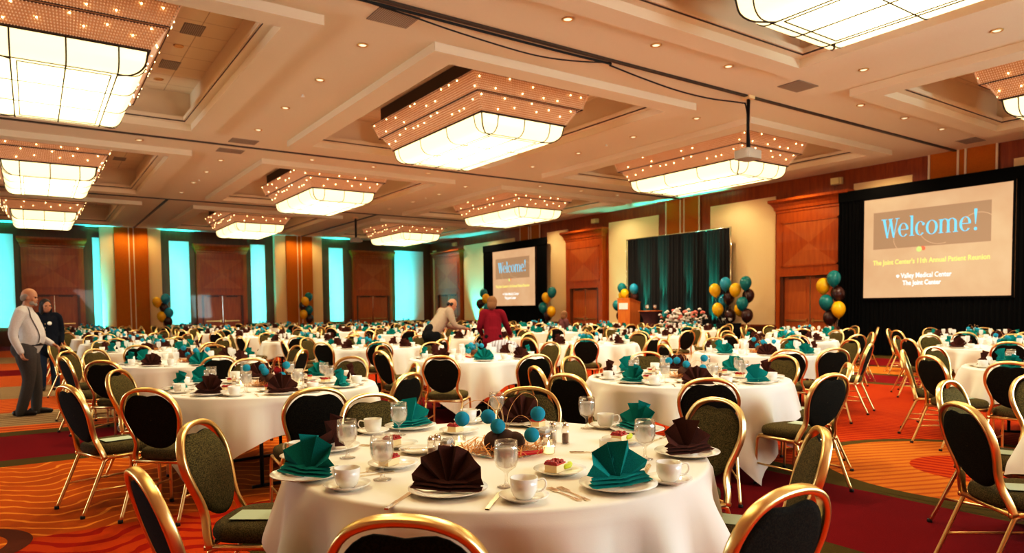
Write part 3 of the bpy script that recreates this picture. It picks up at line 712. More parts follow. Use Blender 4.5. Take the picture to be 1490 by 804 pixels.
# black small table with glasses, right of flowers
t_ = thing('pedestal_table', 'small black-skirted table under the tall balloon cluster', 'table', (18.3, 14.35, .5))
mk('tabletop', MB().lathe([(.38, .36), (.39, .37), (.39, .38), (.38, .385)], 24).mesh('tabletop', 'blackcloth'), t_); mk('skirt', MB().lathe([(.37, 0), (.36, .18), (.38, .36)], 24).mesh('skirt', 'blackcloth'), t_)
for i, dy in enumerate((-.14, .12)): 
    o = thing('water_glass', 'glass on small black table below balloons, %s one' % ('right' if dy < 0 else 'left'), 'glass', (18.2, 14.35 + dy, .885)); o.scale = (1.5, 1.5, 1.1); mk('bowl', GOB, o); mk('ice_water', GOBW, o)
# flowers
t_ = thing('flower_arrangement', 'white and pink flower arrangement in front of the teal curtain', 'flowers', (18.1, 16.05, .5))
mk('vase', MB().lathe([(.12, 0), (.16, .05), (.18, .18), (.14, .24)], 18).mesh('vase', 'china'), t_)
rng = random.Random(11); fw = MB(); lf = MB()
for i in range(210):
    a = rng.uniform(0, 2 * pi); e = rng.uniform(.05, 1.3); R = rng.uniform(.40, .98) * (1 if e < 1 else .75)
    p = (R * cos(a) * cos(e) * .95, R * sin(a) * cos(e) * 1.0, .2 + R * sin(e) * .85); c = 0 if rng.random() < .86 else 1; r = rng.uniform(.04, .075) * (1.2 if c else .95)
    for k in range(5):
        b_ = 2 * pi * k / 5 + a; fw.ball((p[0] + r * .6 * cos(b_), p[1] + r * .6 * sin(b_), p[2] + r * .2 * sin(b_ * 2)), r * .55, 5, 4, c)
    if i % 2 == 0: lf.tube([(0, 0, .2), (p[0] * .6, p[1] * .6, p[2] * .7), p], .006, 4); lf.add([(p[0] * .8, p[1] * .8, p[2] * .85), (p[0] * .9 + .06, p[1] * .9, p[2] * .85), (p[0], p[1], p[2] * .95), (p[0] * .9 - .06, p[1] * .9 + .03, p[2] * .9)], [(0, 1, 2, 3)])
o = mk('blossoms', fw.mesh('blossoms', ['petal_w', 'petal_p']), t_); o['kind'] = 'stuff'; mk('stems', lf.mesh('stems', 'leaf'), t_)

# ------------------------------------------------------------------ balloons
bp = []
for i in range(13):
    a = pi * i / 12; r = sin(a); z = -cos(a)
    if z < 0: r *= 1 - .18 * z * z * 1.0; 
    bp.append((max(.004, r * .15), z * (.175 if z > 0 else .205)))
bp[0] = (.010, -.205)
bb = MB(); bb.lathe([(.018, -.228), (.008, -.212)] + bp, 20)
BAL = {c: bb.mesh('balloon_' + c, 'b_' + c) for c in ('teal', 'blue', 'yellow', 'brown')}
def balloon(col, x, y, z, tie, label, group, sc=1.):
    o = mk('balloon', BAL[col], None, (x, y, z)); o.scale = (sc,) * 3; o.rotation_euler = (random.uniform(-.2, .2), random.uniform(-.2, .2), random.uniform(0, 6))
    tag(o, label, 'balloon', group)
def cluster(where, lst, tie, group, sc=1.):
    cn = {}
    for col, x, y, z in lst: cn[col] = cn.get(col, 0) + 1
    seen = {}
    for col, x, y, z in sorted(lst, key=lambda q: -q[3]):
        seen[col] = seen.get(col, 0) + 1
        w = ('' if cn[col] == 1 else ['highest ', 'second-highest ', 'third-highest ', 'lowest '][seen[col] - 1 if seen[col] < cn[col] or cn[col] > 3 else 3])
        balloon(col, x, y, z, tie, '%s%s balloon in the cluster %s' % (w, col, where), group, sc)
    wl = (tie[0], tie[1], tie[2] - .09)
    o = tag(mk('balloon_weight', MB().lathe([(.07, 0), (.08, .02), (.05, .07), (.01, .09)], 12).mesh('balloon_weight', 'b_brown'), None, wl), 'dark weight holding the balloon strings %s' % where, 'weight')
    for col, x, y, z in lst:
        P = [Vector((x, y, z - .215 * sc)) - Vector(wl), Vector(((x + tie[0]) / 2, (y + tie[1]) / 2, (z - .2 + tie[2]) / 2 - .04)) - Vector(wl), Vector((0, 0, .085))]
        mk('string', MB().tube(smoothpath(P, 4), .003, 4).mesh('string', 'string'), o)
cluster('left of the large right screen', [('teal', 18.9, 11.18, 2.2), ('yellow', 18.9, 11.5, 2.0), ('brown', 19.05, 11.14, 1.76), ('teal', 18.85, 11.38, 1.52), ('yellow', 18.9, 11.03, 1.32), ('brown', 19., 11.34, 1.08)], (19.0, 11.25, .1), 'balloons left of the right screen', 1.28)
cluster('at the left end beside stage curtain', [('yellow', 18.8, 15.3, 1.98), ('blue', 18.9, 14.95, 2.18), ('brown', 19.05, 14.93, 1.72), ('yellow', 18.85, 15.22, 1.34), ('blue', 19.2, 15.24, 1.62), ('brown', 19.0, 14.83, 1.12)], (19.0, 15.0, .6), 'balloons in the left half of the pair at right of stage', 1.25)
cluster('at the right end beside stage curtain', [('yellow', 18.85, 14.52, 1.97), ('teal', 18.9, 14.16, 2.18), ('brown', 19.1, 14.2, 1.78), ('teal', 18.85, 14.25, 1.52), ('yellow', 19.05, 14.48, 1.34), ('brown', 18.9, 14.1, 1.14)], (19.0, 14.05, .6), 'balloons in the right half of the pair at right of stage', 1.25)
cluster('behind the orange lectern', [('teal', 19.15, 20.12, 2.2), ('blue', 19.15, 19.45, 2.15), ('yellow', 19.1, 19.9, 1.96), ('yellow', 19.35, 20.28, 1.9), ('teal', 19.1, 20.35, 1.53), ('brown', 19.2, 20.25, 1.12), ('brown', 19.25, 19.5, 1.87)], (19.3, 20.0, .6), 'balloons behind the lectern', 1.15)
cluster('right of the far left screen', [('teal', 19., 24.4, 2.15), ('yellow', 19., 24.82, 1.92), ('teal', 19., 25.05, 1.48), ('yellow', 19., 24.45, 1.3), ('brown', 19.1, 24.82, 1.12)], (19.1, 24.6, .1), 'balloons right of the far left screen', 1.35)
cluster('left of the far left screen', [('teal', 19., 30.05, 2.24), ('yellow', 19., 29.85, 1.98), ('brown', 19., 30.4, 1.72), ('teal', 19., 29.7, 1.5), ('yellow', 19., 30.2, 1.26), ('brown', 19., 29.68, 1.08)], (19.1, 29.9, .1), 'balloons left of the far left screen', 1.35)
cluster('before the left copper wall pillar', [('blue', 5.23, 36.4, 2.08), ('yellow', 4.87, 36.4, 1.92), ('brown', 5.18, 36.5, 1.65), ('blue', 5.35, 36.4, 1.42), ('yellow', 5.04, 36.4, 1.24), ('brown', 5.3, 36.4, 1.0)], (5.15, 36.4, .1), 'balloons at the left copper pillar', 1.35)
cluster('before the right copper wall pillar', [('teal', 12.07, 36.4, 2.18), ('yellow', 11.86, 36.3, 1.95), ('brown', 11.8, 36.5, 1.69), ('teal', 12.08, 36.4, 1.49), ('yellow', 11.76, 36.3, 1.26), ('brown', 12.1, 36.4, 1.04)], (11.95, 36.4, .1), 'balloons at the right copper pillar', 1.35)

#@@CHAIRS
# ------------------------------------------------------------------ chairs
def chair_meshes(lo=False):
    P = {}
    n = 3 if lo else 6
    lean = lambda z: -.155 - (z - .40) * .30        # y of the back plane at height z
    half = [(.207, .385), (.196, .44), (.166, .51), (.168, .575), (.192, .65), (.206, .72), (.196, .79), (.152, .855), (.082, .888), (0, .897)]
    full = [(x, lean(z), z) for x, z in half] + [(-x, lean(z), z) for x, z in half[-2::-1]]
    path = smoothpath(full, 2 if lo else 4)
    Bv = Vector((0, 1, -.30)).normalized() if False else Vector((0, .958, .287))
    b = MB(); b.sweep(path, rrect(.024, .038, .35, 1 if lo else 2), Bv, 0); P['back_frame'] = b
    # padded oval with a hand-hold notch at the top
    b = MB(); N = 20 if lo else 36; rings = []
    zc, hz = .680, .197
    def outline(t, k):
        c = cos(t); sx_ = sin(t); ex_ = .88 if c > 0 else 1.
        x = .199 * abs(sx_) ** ex_ * (1 if sx_ >= 0 else -1) * k; z = zc + hz * c * k
        x *= 1 + .05 * c * (1 if c < 0 else .4)
        if c > 0: z -= .028 * exp(-(x / .065) ** 2) * k
        return x, z
    lay = [(.0, .028), (.55, .027), (.85, .021), (.97, .012), (1., .0), (.97, -.012), (.85, -.016), (0.0, -.018)]
    v = []; f = []
    for k, d in lay:
        for i in range(N):
            x, z = outline(2 * pi * i / N, max(k, .02)); v.append((x, lean(z) + d, z - d * .3))
    nl = len(lay); mi = []
    for r in range(nl - 1):
        fs = [(r * N + i, (r + 1) * N + i, (r + 1) * N + (i + 1) % N, r * N + (i + 1) % N) for i in range(N)]
        b.add([], [], 0); 
        for q in fs: b.f.append(q); b.m.append(0 if r < 4 else 1); b.s.append(True)
    b.v = v; P['backrest'] = b
    # seat cushion
    b = MB(); out = []
    for i in range(24):
        a = 2 * pi * i / 24; ex = .62
        x = abs(cos(a)) ** ex * (1 if cos(a) >= 0 else -1); y = abs(sin(a)) ** ex * (1 if sin(a) >= 0 else -1)
        out.append((x * (.218 + .012 * y), .025 + y * .215))
    lv = [(.96, .405), (1., .42), (1., .445), (.97, .462), (.85, .476), (.5, .485), (.04, .487)]
    v = [(x * k, .025 + (y - .025) * k, z) for k, z in lv for x, y in out]; f = [(r * 24 + i, r * 24 + (i + 1) % 24, (r + 1) * 24 + (i + 1) % 24, (r + 1) * 24 + i) for r in range(len(lv) - 1) for i in range(24)]
    f.append(tuple(range(24))[::-1]); b.add(v, f, 0, True); P['seat'] = b
    # side rails with a front and a rear cross rail
    b = MB(); pr = rrect(.022, .026, .35, 1)
    for s in (-1, 1): b.sweep([(s * .205, -.175, .388), (s * .212, .06, .390), (s * .213, .20, .388)], pr, (0, 0, 1), 0)
    b.sweep([(-.205, -.16, .388), (.205, -.16, .388)], pr, (0, 0, 1), 0); b.sweep([(-.21, .19, .388), (.21, .19, .388)], pr, (0, 0, 1), 0)
    P['seat_frame'] = b
    def leg(pts):
        b = MB(); b.sweep(smoothpath(pts, 2 if lo else 4), rrect(.022, .022, .35, 1), (1, 0, 0), 0); p = Vector(pts[-1]); 
        b.lathe([(.016, 0), (.016, .02)], 8, 1, (p.x, p.y, 0)); return b
    for s, nm in ((-1, 'L'), (1, 'R')):
        P['legF' + nm] = leg([(s * .213, .17, .389), (s * .214, .205, .375), (s * .216, .216, .33), (s * .218, .222, .15), (s * .219, .225, .004)])
        P['legR' + nm] = leg([(s * .205, -.10, .389), (s * .206, -.145, .376), (s * .207, -.165, .34), (s * .210, -.245, .15), (s * .212, -.31, .004)])
        b = MB(); b.tube([(s * .218, .221, .17), (s * .2095, -.237, .17)], .008, 6); P['st' + nm] = b
    return P
CM = {}
mats = {'back_frame': 'gold', 'backrest': ['pad_front', 'pad_back'], 'seat': 'seat', 'seat_frame': 'gold'}
for k, b in chair_meshes().items(): CM[k] = b.mesh('chair_' + k, mats.get(k, ['gold', 'rubber'] if k.startswith('leg') else 'gold'))
CHP = [('seat', CM['seat']), ('backrest', CM['backrest']), ('back_frame', CM['back_frame']), ('seat_frame', CM['seat_frame'])] + [('leg', CM[k]) for k in ('legFL', 'legFR', 'legRL', 'legRR')] + [('stretcher', CM['stL']), ('stretcher', CM['stR'])]
lowb = MB()
for k, b in chair_meshes(True).items():
    o = len(lowb.v); lowb.v += b.v
    for q, m_, s_ in zip(b.f, b.m, b.s):
        lowb.f.append(tuple(i + o for i in q)); lowb.s.append(s_)
        lowb.m.append({'backrest': 1 + m_, 'seat': 3}.get(k, 0))
LOWCH = lowb.mesh('banquet_chair', ['gold', 'pad_front', 'pad_back', 'seat'])

# ------------------------------------------------------------------ tables and cloths
TR = .918
def cloth_mesh(seed, seg=160, half=1.19, rows=14):
    rng = random.Random(seed); b = MB(); v = []; f = []
    ph = [rng.uniform(0, 6.28) for _ in range(4)]
    prof = [(.0, 0), (.5, 0), (.85, 0), (.97, 0)]
    for i in range(seg):
        a = 2 * pi * i / seg
        m_ = max(abs(cos(a)), abs(sin(a))); L = half / m_ - TR
        cr = (half / m_ - half) / (half * (sqrt(2) - 1))      # 0 mid-side .. 1 corner
        row = []
        for k, z in prof: row.append((TR * k * cos(a), TR * k * sin(a), .75))
        for q in range(5):
            w = radians(90 * q / 4); row.append(((TR - .018 + .018 * sin(w)) * cos(a), (TR - .018 + .018 * sin(w)) * sin(a), .75 - .018 + .018 * cos(w)))
        for q in range(1, rows):
            d = L * q / (rows - 1); hang = min(d * .985, .728 if L > .73 else 9)
            tri = lambda q: abs(((q / pi) % 2) - 1) * 2 - 1
            fold = .060 * tri(9 * a + ph[0] + .5 * sin(3 * a)) + .042 * tri(16 * a + ph[1]) + .012 * sin(23 * a + ph[2])
            flut = cr ** 1.2 * .17 * tri(20 * a + ph[3]) * d
            r = TR + .012 + d * (.13 + .10 * cr) + fold * min(1, d / .26) * 1.0 + flut
            r = max(r, TR + .003)
            row.append((r * cos(a), r * sin(a), .732 - hang))
        v += row
    K = len(row)
    for i in range(seg):
        j = (i + 1) % seg
        for q in range(K - 1): f.append((i * K + q, i * K + q + 1, j * K + q + 1, j * K + q))
    b.add(v, f, 0, True); return b.mesh('tablecloth', 'cloth')
CLOTHS = [cloth_mesh(i) for i in range(5)]
CLOTH_LO = [cloth_mesh(20 + i, 56, 1.19, 6) for i in range(3)]
tt = MB().lathe([(.905, .708), (.91, .712), (.91, .728), (.905, .731)], 40).mesh('tabletop', 'tabletop')
def tleg(s):
    b = MB()
    for y in (-.32, .32): b.tube([(s * .55, y, .71), (s * .55, y, .01)], .016, 8)
    b.tube([(s * .55, -.40, .013), (s * .55, .40, .013)], .013, 8); b.tube([(s * .55, -.32, .42), (s * .55, .32, .42)], .011, 8); b.tube([(s * .55, 0, .42), (s * .12, 0, .70)], .009, 6)
    return b.mesh('table_leg', 'black_metal')
TLEG = [tleg(-1), tleg(1)]

# ------------------------------------------------------------------ tableware
def plate_mesh(r, name):
    return MB().lathe([(r * .58, 0), (r * .6, .003), (r * .72, .008), (r, .020), (r, .0225), (r * .74, .0125), (r * .62, .007), (r * .02, .006)], 40).mesh(name, 'china')
PLATE, DPLATE, SAUCER = plate_mesh(.142, 'dinner_plate'), plate_mesh(.105, 'dessert_plate'), plate_mesh(.086, 'saucer')
CUPB = MB().lathe([(.027, 0), (.029, .003), (.038, .012), (.045, .033), (.048, .072), (.0455, .072), (.042, .033), (.034, .014), (.002, .011)], 28).mesh('cup_bowl', 'china')
CUPH = MB().sweep(smoothpath([(.045, 0, .060), (.068, 0, .064), (.076, 0, .044), (.064, 0, .025), (.042, 0, .020)], 5), rrect(.006, .011, .4, 1), (0, 1, 0)).mesh('handle', 'china')
def fan_mesh(npl, R, name, m, seed=0, wide=170, tall=1.12, amp=.026):
    """standing accordion-pleated napkin fan, plane = local XZ, faces -Y"""
    rng = random.Random(seed); b = MB(); N = npl * 2; rows = [.04, .3, .6, .88, 1.0]; v = []; f = []
    for i in range(N + 1):
        t = i / N; a = radians(90 + wide / 2 - wide * t + (rng.uniform(-3, 3) if 0 < i < N else 0))
        s = -1 if i % 2 else 1; up = max(0, sin(a)); lo = 1 - up
        for k in rows:
            r = R * k * (1 + s * -.07 * up * k)
            x = r * cos(a) * 1.0; z = r * up * tall
            y = s * amp * k * (1.15 - .5 * abs(cos(a)) ** 3) - .02 * k * lo + .035 * k * up
            v.append((x, y, z + .008 + .012 * k * lo * (1 + s * .6)))
    K = len(rows)
    for i in range(N):
        for q in range(K - 1): f.append((i * K + q, (i + 1) * K + q, (i + 1) * K + q + 1, i * K + q + 1))
    b.add(v, f, 0, False)
    # folded stand behind and the layered hem at the foot
    w = R * .62; b.add([(-w * .25, .03, .012), (w * .25, .03, .012), (0, .03, R * .70 * tall), (0, .075, .012)], [(0, 1, 2), (0, 2, 3), (1, 3, 2)], 0)
    for s in (-1, 1):
        for q in range(3):
            z0 = .010 + .011 * q; e = R * (1.0 - .05 * q)
            b.add([(-s * .03, -.050 + .010 * q, z0), (s * e, -.040 + .016 * q, z0 + .004), (s * e * .97, .0, z0 + .012), (s * R * .3, .02, z0 + .012)], [(0, 1, 2, 3)], 0)
    return b.mesh(name, m)
NAP = {'brown': [fan_mesh(6, .134, 'folded_napkin', 'brown', 1, 178), fan_mesh(5, .132, 'folded_napkin', 'brown', 2, 166)], 'teal': [fan_mesh(4, .136, 'folded_napkin', 'teal', 3, 158, 1.12, .026), fan_mesh(5, .132, 'folded_napkin', 'teal', 4, 168, 1.1, .026)]}
def fork_mesh():
    b = MB(); b.box(-.004, .004, -.10, .03, 0, .003); b.box(-.011, .011, .03, .055, .001, .004)
    for x in (-.0095, -.0032, .0032, .0095): b.box(x - .0018, x + .0018, .055, .095, .002, .004)
    b.box(-.008, .008, -.105, -.06, 0, .003); return b.mesh('fork', 'silver')
def knife_mesh():
    b = MB(); b.prism([(-.007, -.12), (.007, -.12), (.008, -.02), (-.008, -.02)], 0, .005); b.prism([(-.009, -.02), (.007, -.02), (.010, .08), (.0, .115), (-.009, .09)], 0, .002); return b.mesh('knife', 'silver')
def spoon_mesh():
    b = MB(); b.box(-.004, .004, -.09, .045, 0, .003); b.lathe([(.001, .001), (.016, .003), (.017, .005), (.01, .003)], 12, 0, (0, .062, 0), True, 1, 1.5); return b.mesh('spoon', 'silver')
FORK, KNIFE, SPOON = fork_mesh(), knife_mesh(), spoon_mesh()
cb_ = MB(); cb_.add([(-.035, -.028, 0), (.035, -.028, 0), (.035, .028, 0), (-.035, .028, 0), (-.033, -.026, .03), (.033, -.026, .03), (.033, .026, .03), (-.033, .026, .03)], [(0, 3, 2, 1), (4, 5, 6, 7), (0, 1, 5, 4), (1, 2, 6, 5), (2, 3, 7, 6), (3, 0, 4, 7)]); CAKE = cb_.mesh('cake_slice', 'cake')
tb = MB(); rng = random.Random(5)
tb.box(-.036, .036, -.029, .029, .029, .036)
for i in range(26): tb.ball((rng.uniform(-.032, .032), rng.uniform(-.025, .025), .037), rng.uniform(.006, .01), 6, 4)
TOP = tb.mesh('berry_topping', 'berry')
GARN = MB().tube(smoothpath([(.03, -.02, .012), (.055, -.035, .016), (.07, -.03, .02)], 3), .011, 6).mesh('garnish', 'garnish')
# shakers, caddy, votive
SHB = MB().lathe([(.019, 0), (.019, .05), (.016, .07)], 12).mesh('shaker_glass', 'glass'); SHT = MB().lathe([(.0165, .069), (.0165, .085), (.010, .094), (.002, .096)], 12).mesh('shaker_top', 'steel')
SHS = {k: MB().lathe([(.015, .004), (.015, .045)], 10).mesh(k + '_fill', k) for k in ('salt', 'pepper')}
CAD = MB().lathe([(.036, 0), (.040, .008), (.036, .03), (.042, .058), (.040, .058), (.034, .03), (.03, .008), (.002, .006)], 20, 0, (0, 0, 0), True, 1, .75).mesh('caddy_bowl', 'steel')
PK = MB()
for i in range(7): PK.box(-.024 + i * .007, -.020 + i * .007, -.018, .018, .01, .07 + .004 * (i % 3))
PK = PK.mesh('sugar_packets', 'white')
VOT = MB().lathe([(.022, 0), (.028, .004), (.034, .06), (.032, .06), (.026, .006), (.002, .005)], 18).mesh('votive_glass', 'glass'); VOC = MB().lathe([(.024, .006), (.027, .034), (.002, .035)], 14).mesh('candle', 'candle'); VOF = MB().lathe([(.002, .035), (.006, .042), (.004, .05), (.0006, .06)], 8).mesh('flame', 'flame')
# centrepiece
def centre_parts(seed=0):
    rng = random.Random(seed)
    brown = [(-.045, -.02, .052, .050), (.045, -.03, .050, .048), (.0, .045, .05, .045), (.005, -.035, .065, .045)]
    blue = [(-.19, -.04, .16), (-.075, .05, .155), (-.03, -.06, .128), (.15, -.05, .18), (.12, -.09, .092)]
    ra = MB()
    for i in range(330):
        a = rng.uniform(0, 6.28); r = rng.uniform(.03, .20); p = Vector((r * cos(a), r * sin(a), rng.uniform(.012, .035))); d = Vector((rng.uniform(-1, 1), rng.uniform(-1, 1), rng.uniform(-.25, .35))) * .05
        q = Vector((-d.y, d.x, .2 * d.z)).normalized() * .0028; z0 = max(.004, (p - d).z)
        pd = p - d; pd.z = max(.004, pd.z)
        ra.add([pd - q, pd + q, p + d + q + Vector((0, 0, .01)), p + d - q + Vector((0, 0, .01))], [(0, 1, 2, 3)])
    wi = MB()
    for (x, y, z) in blue:
        top = z + .06 + rng.uniform(.0, .05)
        wi.tube(smoothpath([(.0, .0, .05), (x * .15, y * .2, top * .7), (x * .55, y * .6, top), (x * .95, y, top - .02), (x, y, z)], 5), .0016, 4)
    rb = MB(); rb.lathe([(.155, .0), (.16, .004), (.155, .006), (.11, .003)], 28)
    rib = MB(); rib.sweep(smoothpath([(-.02, -.15, .012), (.06, -.15, .020), (.13, -.10, .016), (.17, -.05, .010)], 4), [(-.001, -.009), (.001, -.009), (.001, .009), (-.001, .009)], (0, 0, 1))
    return brown, blue, ra.mesh('raffia', 'raffia'), wi.mesh('wire', 'wire'), rb.mesh('base_plate', 'glass'), rib.mesh('ribbon', 'ribbon')
CEN = [centre_parts(s) for s in (1, 2)]
UB = MB().ball((0, 0, 0), 1, 14, 10).mesh('foam_ball', 'brownball'); UBL = MB().ball((0, 0, 0), 1, 14, 10).mesh('foam_ball', 'blueball')
def centrepiece(loc, rz, label, v=0):
    brown, blue, ra, wi, rb, rib = CEN[v]
    o = thing('centerpiece', label, 'centerpiece', loc, rz, 'blue and brown ball table centerpieces')
    mk('base_plate', rb, o); r = mk('raffia', ra, o); r['kind'] = 'stuff'; mk('wire', wi, o); mk('ribbon', rib, o)
    for x, y, z, s in brown: mk('brown_ball', UB, o, (x, y, z), (0, 0, 0), s)
    for x, y, z in blue: mk('blue_ball', UBL, o, (x, y, z), (0, 0, 0), .034)
lowc = MB()
for x, y, z, s in CEN[0][0]: lowc.ball((x, y, z), s, 8, 6, 0)
for x, y, z in CEN[0][1]: lowc.ball((x, y, z + .05), .038, 8, 6, 1); lowc.tube([(0, 0, .05), (x * .5, y * .5, z + .1), (x, y, z + .05)], .003, 3, 2)
lowc.lathe([(.18, 0), (.17, .02), (.05, .03)], 10, 3)
LOWC = lowc.mesh('centerpiece', ['brownball', 'blueball', 'wire', 'raffia'])
def lowmesh(lst, name, mats_):
    b = MB()
    for (prof, m_, dx, dy, seg) in lst: b.lathe(prof, seg, m_, (dx, dy, 0))
    return b.mesh(name, mats_)
LCUP = MB().lathe([(.075, .0), (.08, .012), (.03, .014), (.03, .02), (.041, .045), (.043, .085), (.02, .084)], 12).mesh('coffee_cup', 'china')
LGOB = MB().lathe([(.033, 0), (.008, .012), (.007, .055), (.034, .09), (.036, .14), (.032, .165), (.01, .160)], 10).mesh('water_goblet', 'water')

ORD = ['first', 'second', 'third', 'fourth', 'fifth', 'sixth', 'seventh', 'eighth', 'ninth', 'tenth']
ROWN = ['leftmost row', 'second row from left', 'third row from left', 'fourth row from left', 'rightmost row']
def tname(k, j):
    if (k, j) == (0, 0): return 'the foreground table'
    if (k, j) == (1, -1): return 'cut-off table at right frame edge'
    return '%s table back, %s' % (ORD[j], ROWN[k])
POSN = ['near', 'near-right', 'right', 'far-right', 'far', 'far-left', 'left', 'near-left']
TX_ = [1.73, 5.02, 8.55, 12.05, 15.55]; TY0 = [2.61, 4.41, 2.55, 4.41, 2.55]; TDY = 3.67
TABLES = {}
for k in range(5):
    for j in range(0, 9):
        y = TY0[k] + TDY * j
        if y > 33.6: continue
        if k == 4 and j == 0: continue
        TABLES[(k, j)] = (TX_[k], y)
TABLES[(0, 1)] = (1.72, 6.27); TABLES[(1, 1)] = (5.0, 8.1); TABLES[(2, 1)] = (8.55, 6.15)
TABLES[(1, -1)] = (5.02, .70)
EXPL = {(0, 0): [(.72, 1.51), (.26, 2.47), (.6, 3.43), (1.66, 3.85), (2.49, 3.47), (3.07, 2.47), (2.63, 1.6), (1.70, 1.12)],
 (0, 1): [(1.51, 4.43), (.6, 5.13), (.18, 5.74), (.6, 7.01), (2.8, 5.95), (2.46, 4.99), (1.9, 7.72), (2.85, 7.2)],
 (1, 0): [(3.89, 3.21), (4.84, 2.86), (5.85, 3.32), (4.66, 5.6), (3.58, 4.85), (3.35, 4.14), (6.30, 4.26), (5.75, 5.65)],
 (1, 1): [(3.65, 6.68), (4.55, 6.14), (5.96, 7.53), (3.52, 7.98), (4.1, 9.25), (5.1, 9.6), (6.1, 9.1), (6.45, 8.3)],
 (2, 1): [(7.19, 4.79), (7.79, 4.58), (9.0, 4.80), (9.95, 5.6), (10.0, 6.6), (9.2, 7.5), (8.1, 7.6), (7.15, 6.7)],
 (2, 0): [(7.98, 3.90), (7.25, 3.3), (6.95, 2.49), (7.5, 1.55), (8.9, 4.0), (9.9, 3.1), (8.6, 1.1), (9.7, 1.7)],
 (1, -1): [(4.95, 2.13), (3.85, 1.60), (5.9, 1.95)],
 (0, 2): [(.59, 8.5), (.36, 11.0), (.70, 11.35), (.28, 9.6), (1.75, 8.45), (2.9, 9.0), (3.2, 10.2), (2.3, 11.4)]}
PEOPLE_XY = [(-.06, 11.77), (.22, 15.4), (6.75, 12.1), (7.35, 11.55), (13.95, 17.25)]
CAM = Vector((0, 0))
rng = random.Random(21)
seats = {}   # (k,j) -> list of (posname, angle, chair origin xy, face angle)
for (k, j), (tx, ty) in TABLES.items():
    cam_ang = atan2(-ty, -tx)
    if (k, j) in EXPL:
        pts = [(atan2(y - ty, x - tx), sqrt((x - tx) ** 2 + (y - ty) ** 2)) for x, y in EXPL[(k, j)]]
    else:
        off = rng.uniform(-.25, .25)
        pts = [(cam_ang + off + i * pi / 4 + rng.uniform(-.09, .09), 1.47 + rng.uniform(-.04, .14)) for i in range(8)]
    cand = sorted((abs(((a - cam_ang - q * pi / 4 + pi) % (2 * pi)) - pi), i, q) for i, (a, r) in enumerate(pts) for q in range(8))
    gi = {}; used = set()
    for d, i, q in cand:
        if i in gi or q in used: continue
        gi[i] = q; used.add(q)
    seats[(k, j)] = [(POSN[gi[i]], a, r) for i, (a, r) in enumerate(pts)]
allch = []
for (k, j), lst in seats.items():
    tx, ty = TABLES[(k, j)]
    for pos, a, r in lst:
        jit = 0 if (k, j) in EXPL else rng.uniform(-.15, .15)
        face = a + pi + jit
        bx, by = tx + r * cos(a), ty + r * sin(a)
        ox, oy = bx + .30 * cos(face), by + .30 * sin(face)
        d = sqrt((ox - tx) ** 2 + (oy - ty) ** 2); 
        if d < 1.0: ox, oy = tx + (ox - tx) / d * 1.0, ty + (oy - ty) / d * 1.0
        if any((ox - p[0]) ** 2 + (oy - p[1]) ** 2 < .42 for p in PEOPLE_XY[:4]): continue
        if any((ox - c[0]) ** 2 + (oy - c[1]) ** 2 < .22 for c in allch): 
            if (k, j) not in EXPL: continue
        allch.append((ox, oy, face, k, j, pos))
allch.sort(key=lambda c: c[0] ** 2 + c[1] ** 2)
NIND = 296
stuff = MB()
chair_at = {}
for i, (ox, oy, face, k, j, pos) in enumerate(allch):
    lab = 'gold-framed oval-back banquet chair at %s side of %s' % (pos, tname(k, j)); rz = face - pi / 2; dist = sqrt(ox * ox + oy * oy)
    gr = 'banquet chairs around the round tables'; chair_at[(k, j, pos)] = (ox, oy, rz)
    if dist < 14.5: inst(CHP, 'banquet_chair', lab, 'chair', (ox, oy, 0), rz, gr)
    elif i < NIND: tag(mk('banquet_chair', LOWCH, None, (ox, oy, 0), (0, 0, rz)), lab, 'chair', gr)
    else:
        R_ = Matrix.Translation((ox, oy, 0)) @ Matrix.Rotation(rz, 4, 'Z'); o = len(stuff.v); stuff.v += [tuple(R_ @ Vector(p)) for p in lowb.v]
        stuff.f += [tuple(q + o for q in f_) for f_ in lowb.f]; stuff.m += lowb.m; stuff.s += lowb.s
if stuff.v: tag(mk('banquet_chairs', stuff.mesh('banquet_chairs', ['gold', 'pad_front', 'pad_back', 'seat'])), 'farthest banquet chairs massed near the back wall', 'chair', None, 'stuff')
# green cards on a few seats
cardm = MB(); cardm.box(-.075, .075, -.10, .10, 0, .002); cardm = cardm.mesh('paper_card', 'card')
for key in ((0, 0, None), (0, 1, None), (1, 0, None), (2, 0, None), (1, -1, None)):
    for (k, j, pos), (ox, oy, rz) in list(chair_at.items()):
        if (k, j) == key[:2] and pos in ('left', 'near', 'near-right', 'right', 'near-left') :
            tag(mk('paper_card', cardm, None, (ox + .06 * cos(rz), oy + .06 * sin(rz), .488), (0, 0, rz + rng.uniform(-.5, .5))), 'pale green card on %s chair seat of %s' % (pos, tname(k, j)), 'card', 'pale green cards on chair seats')

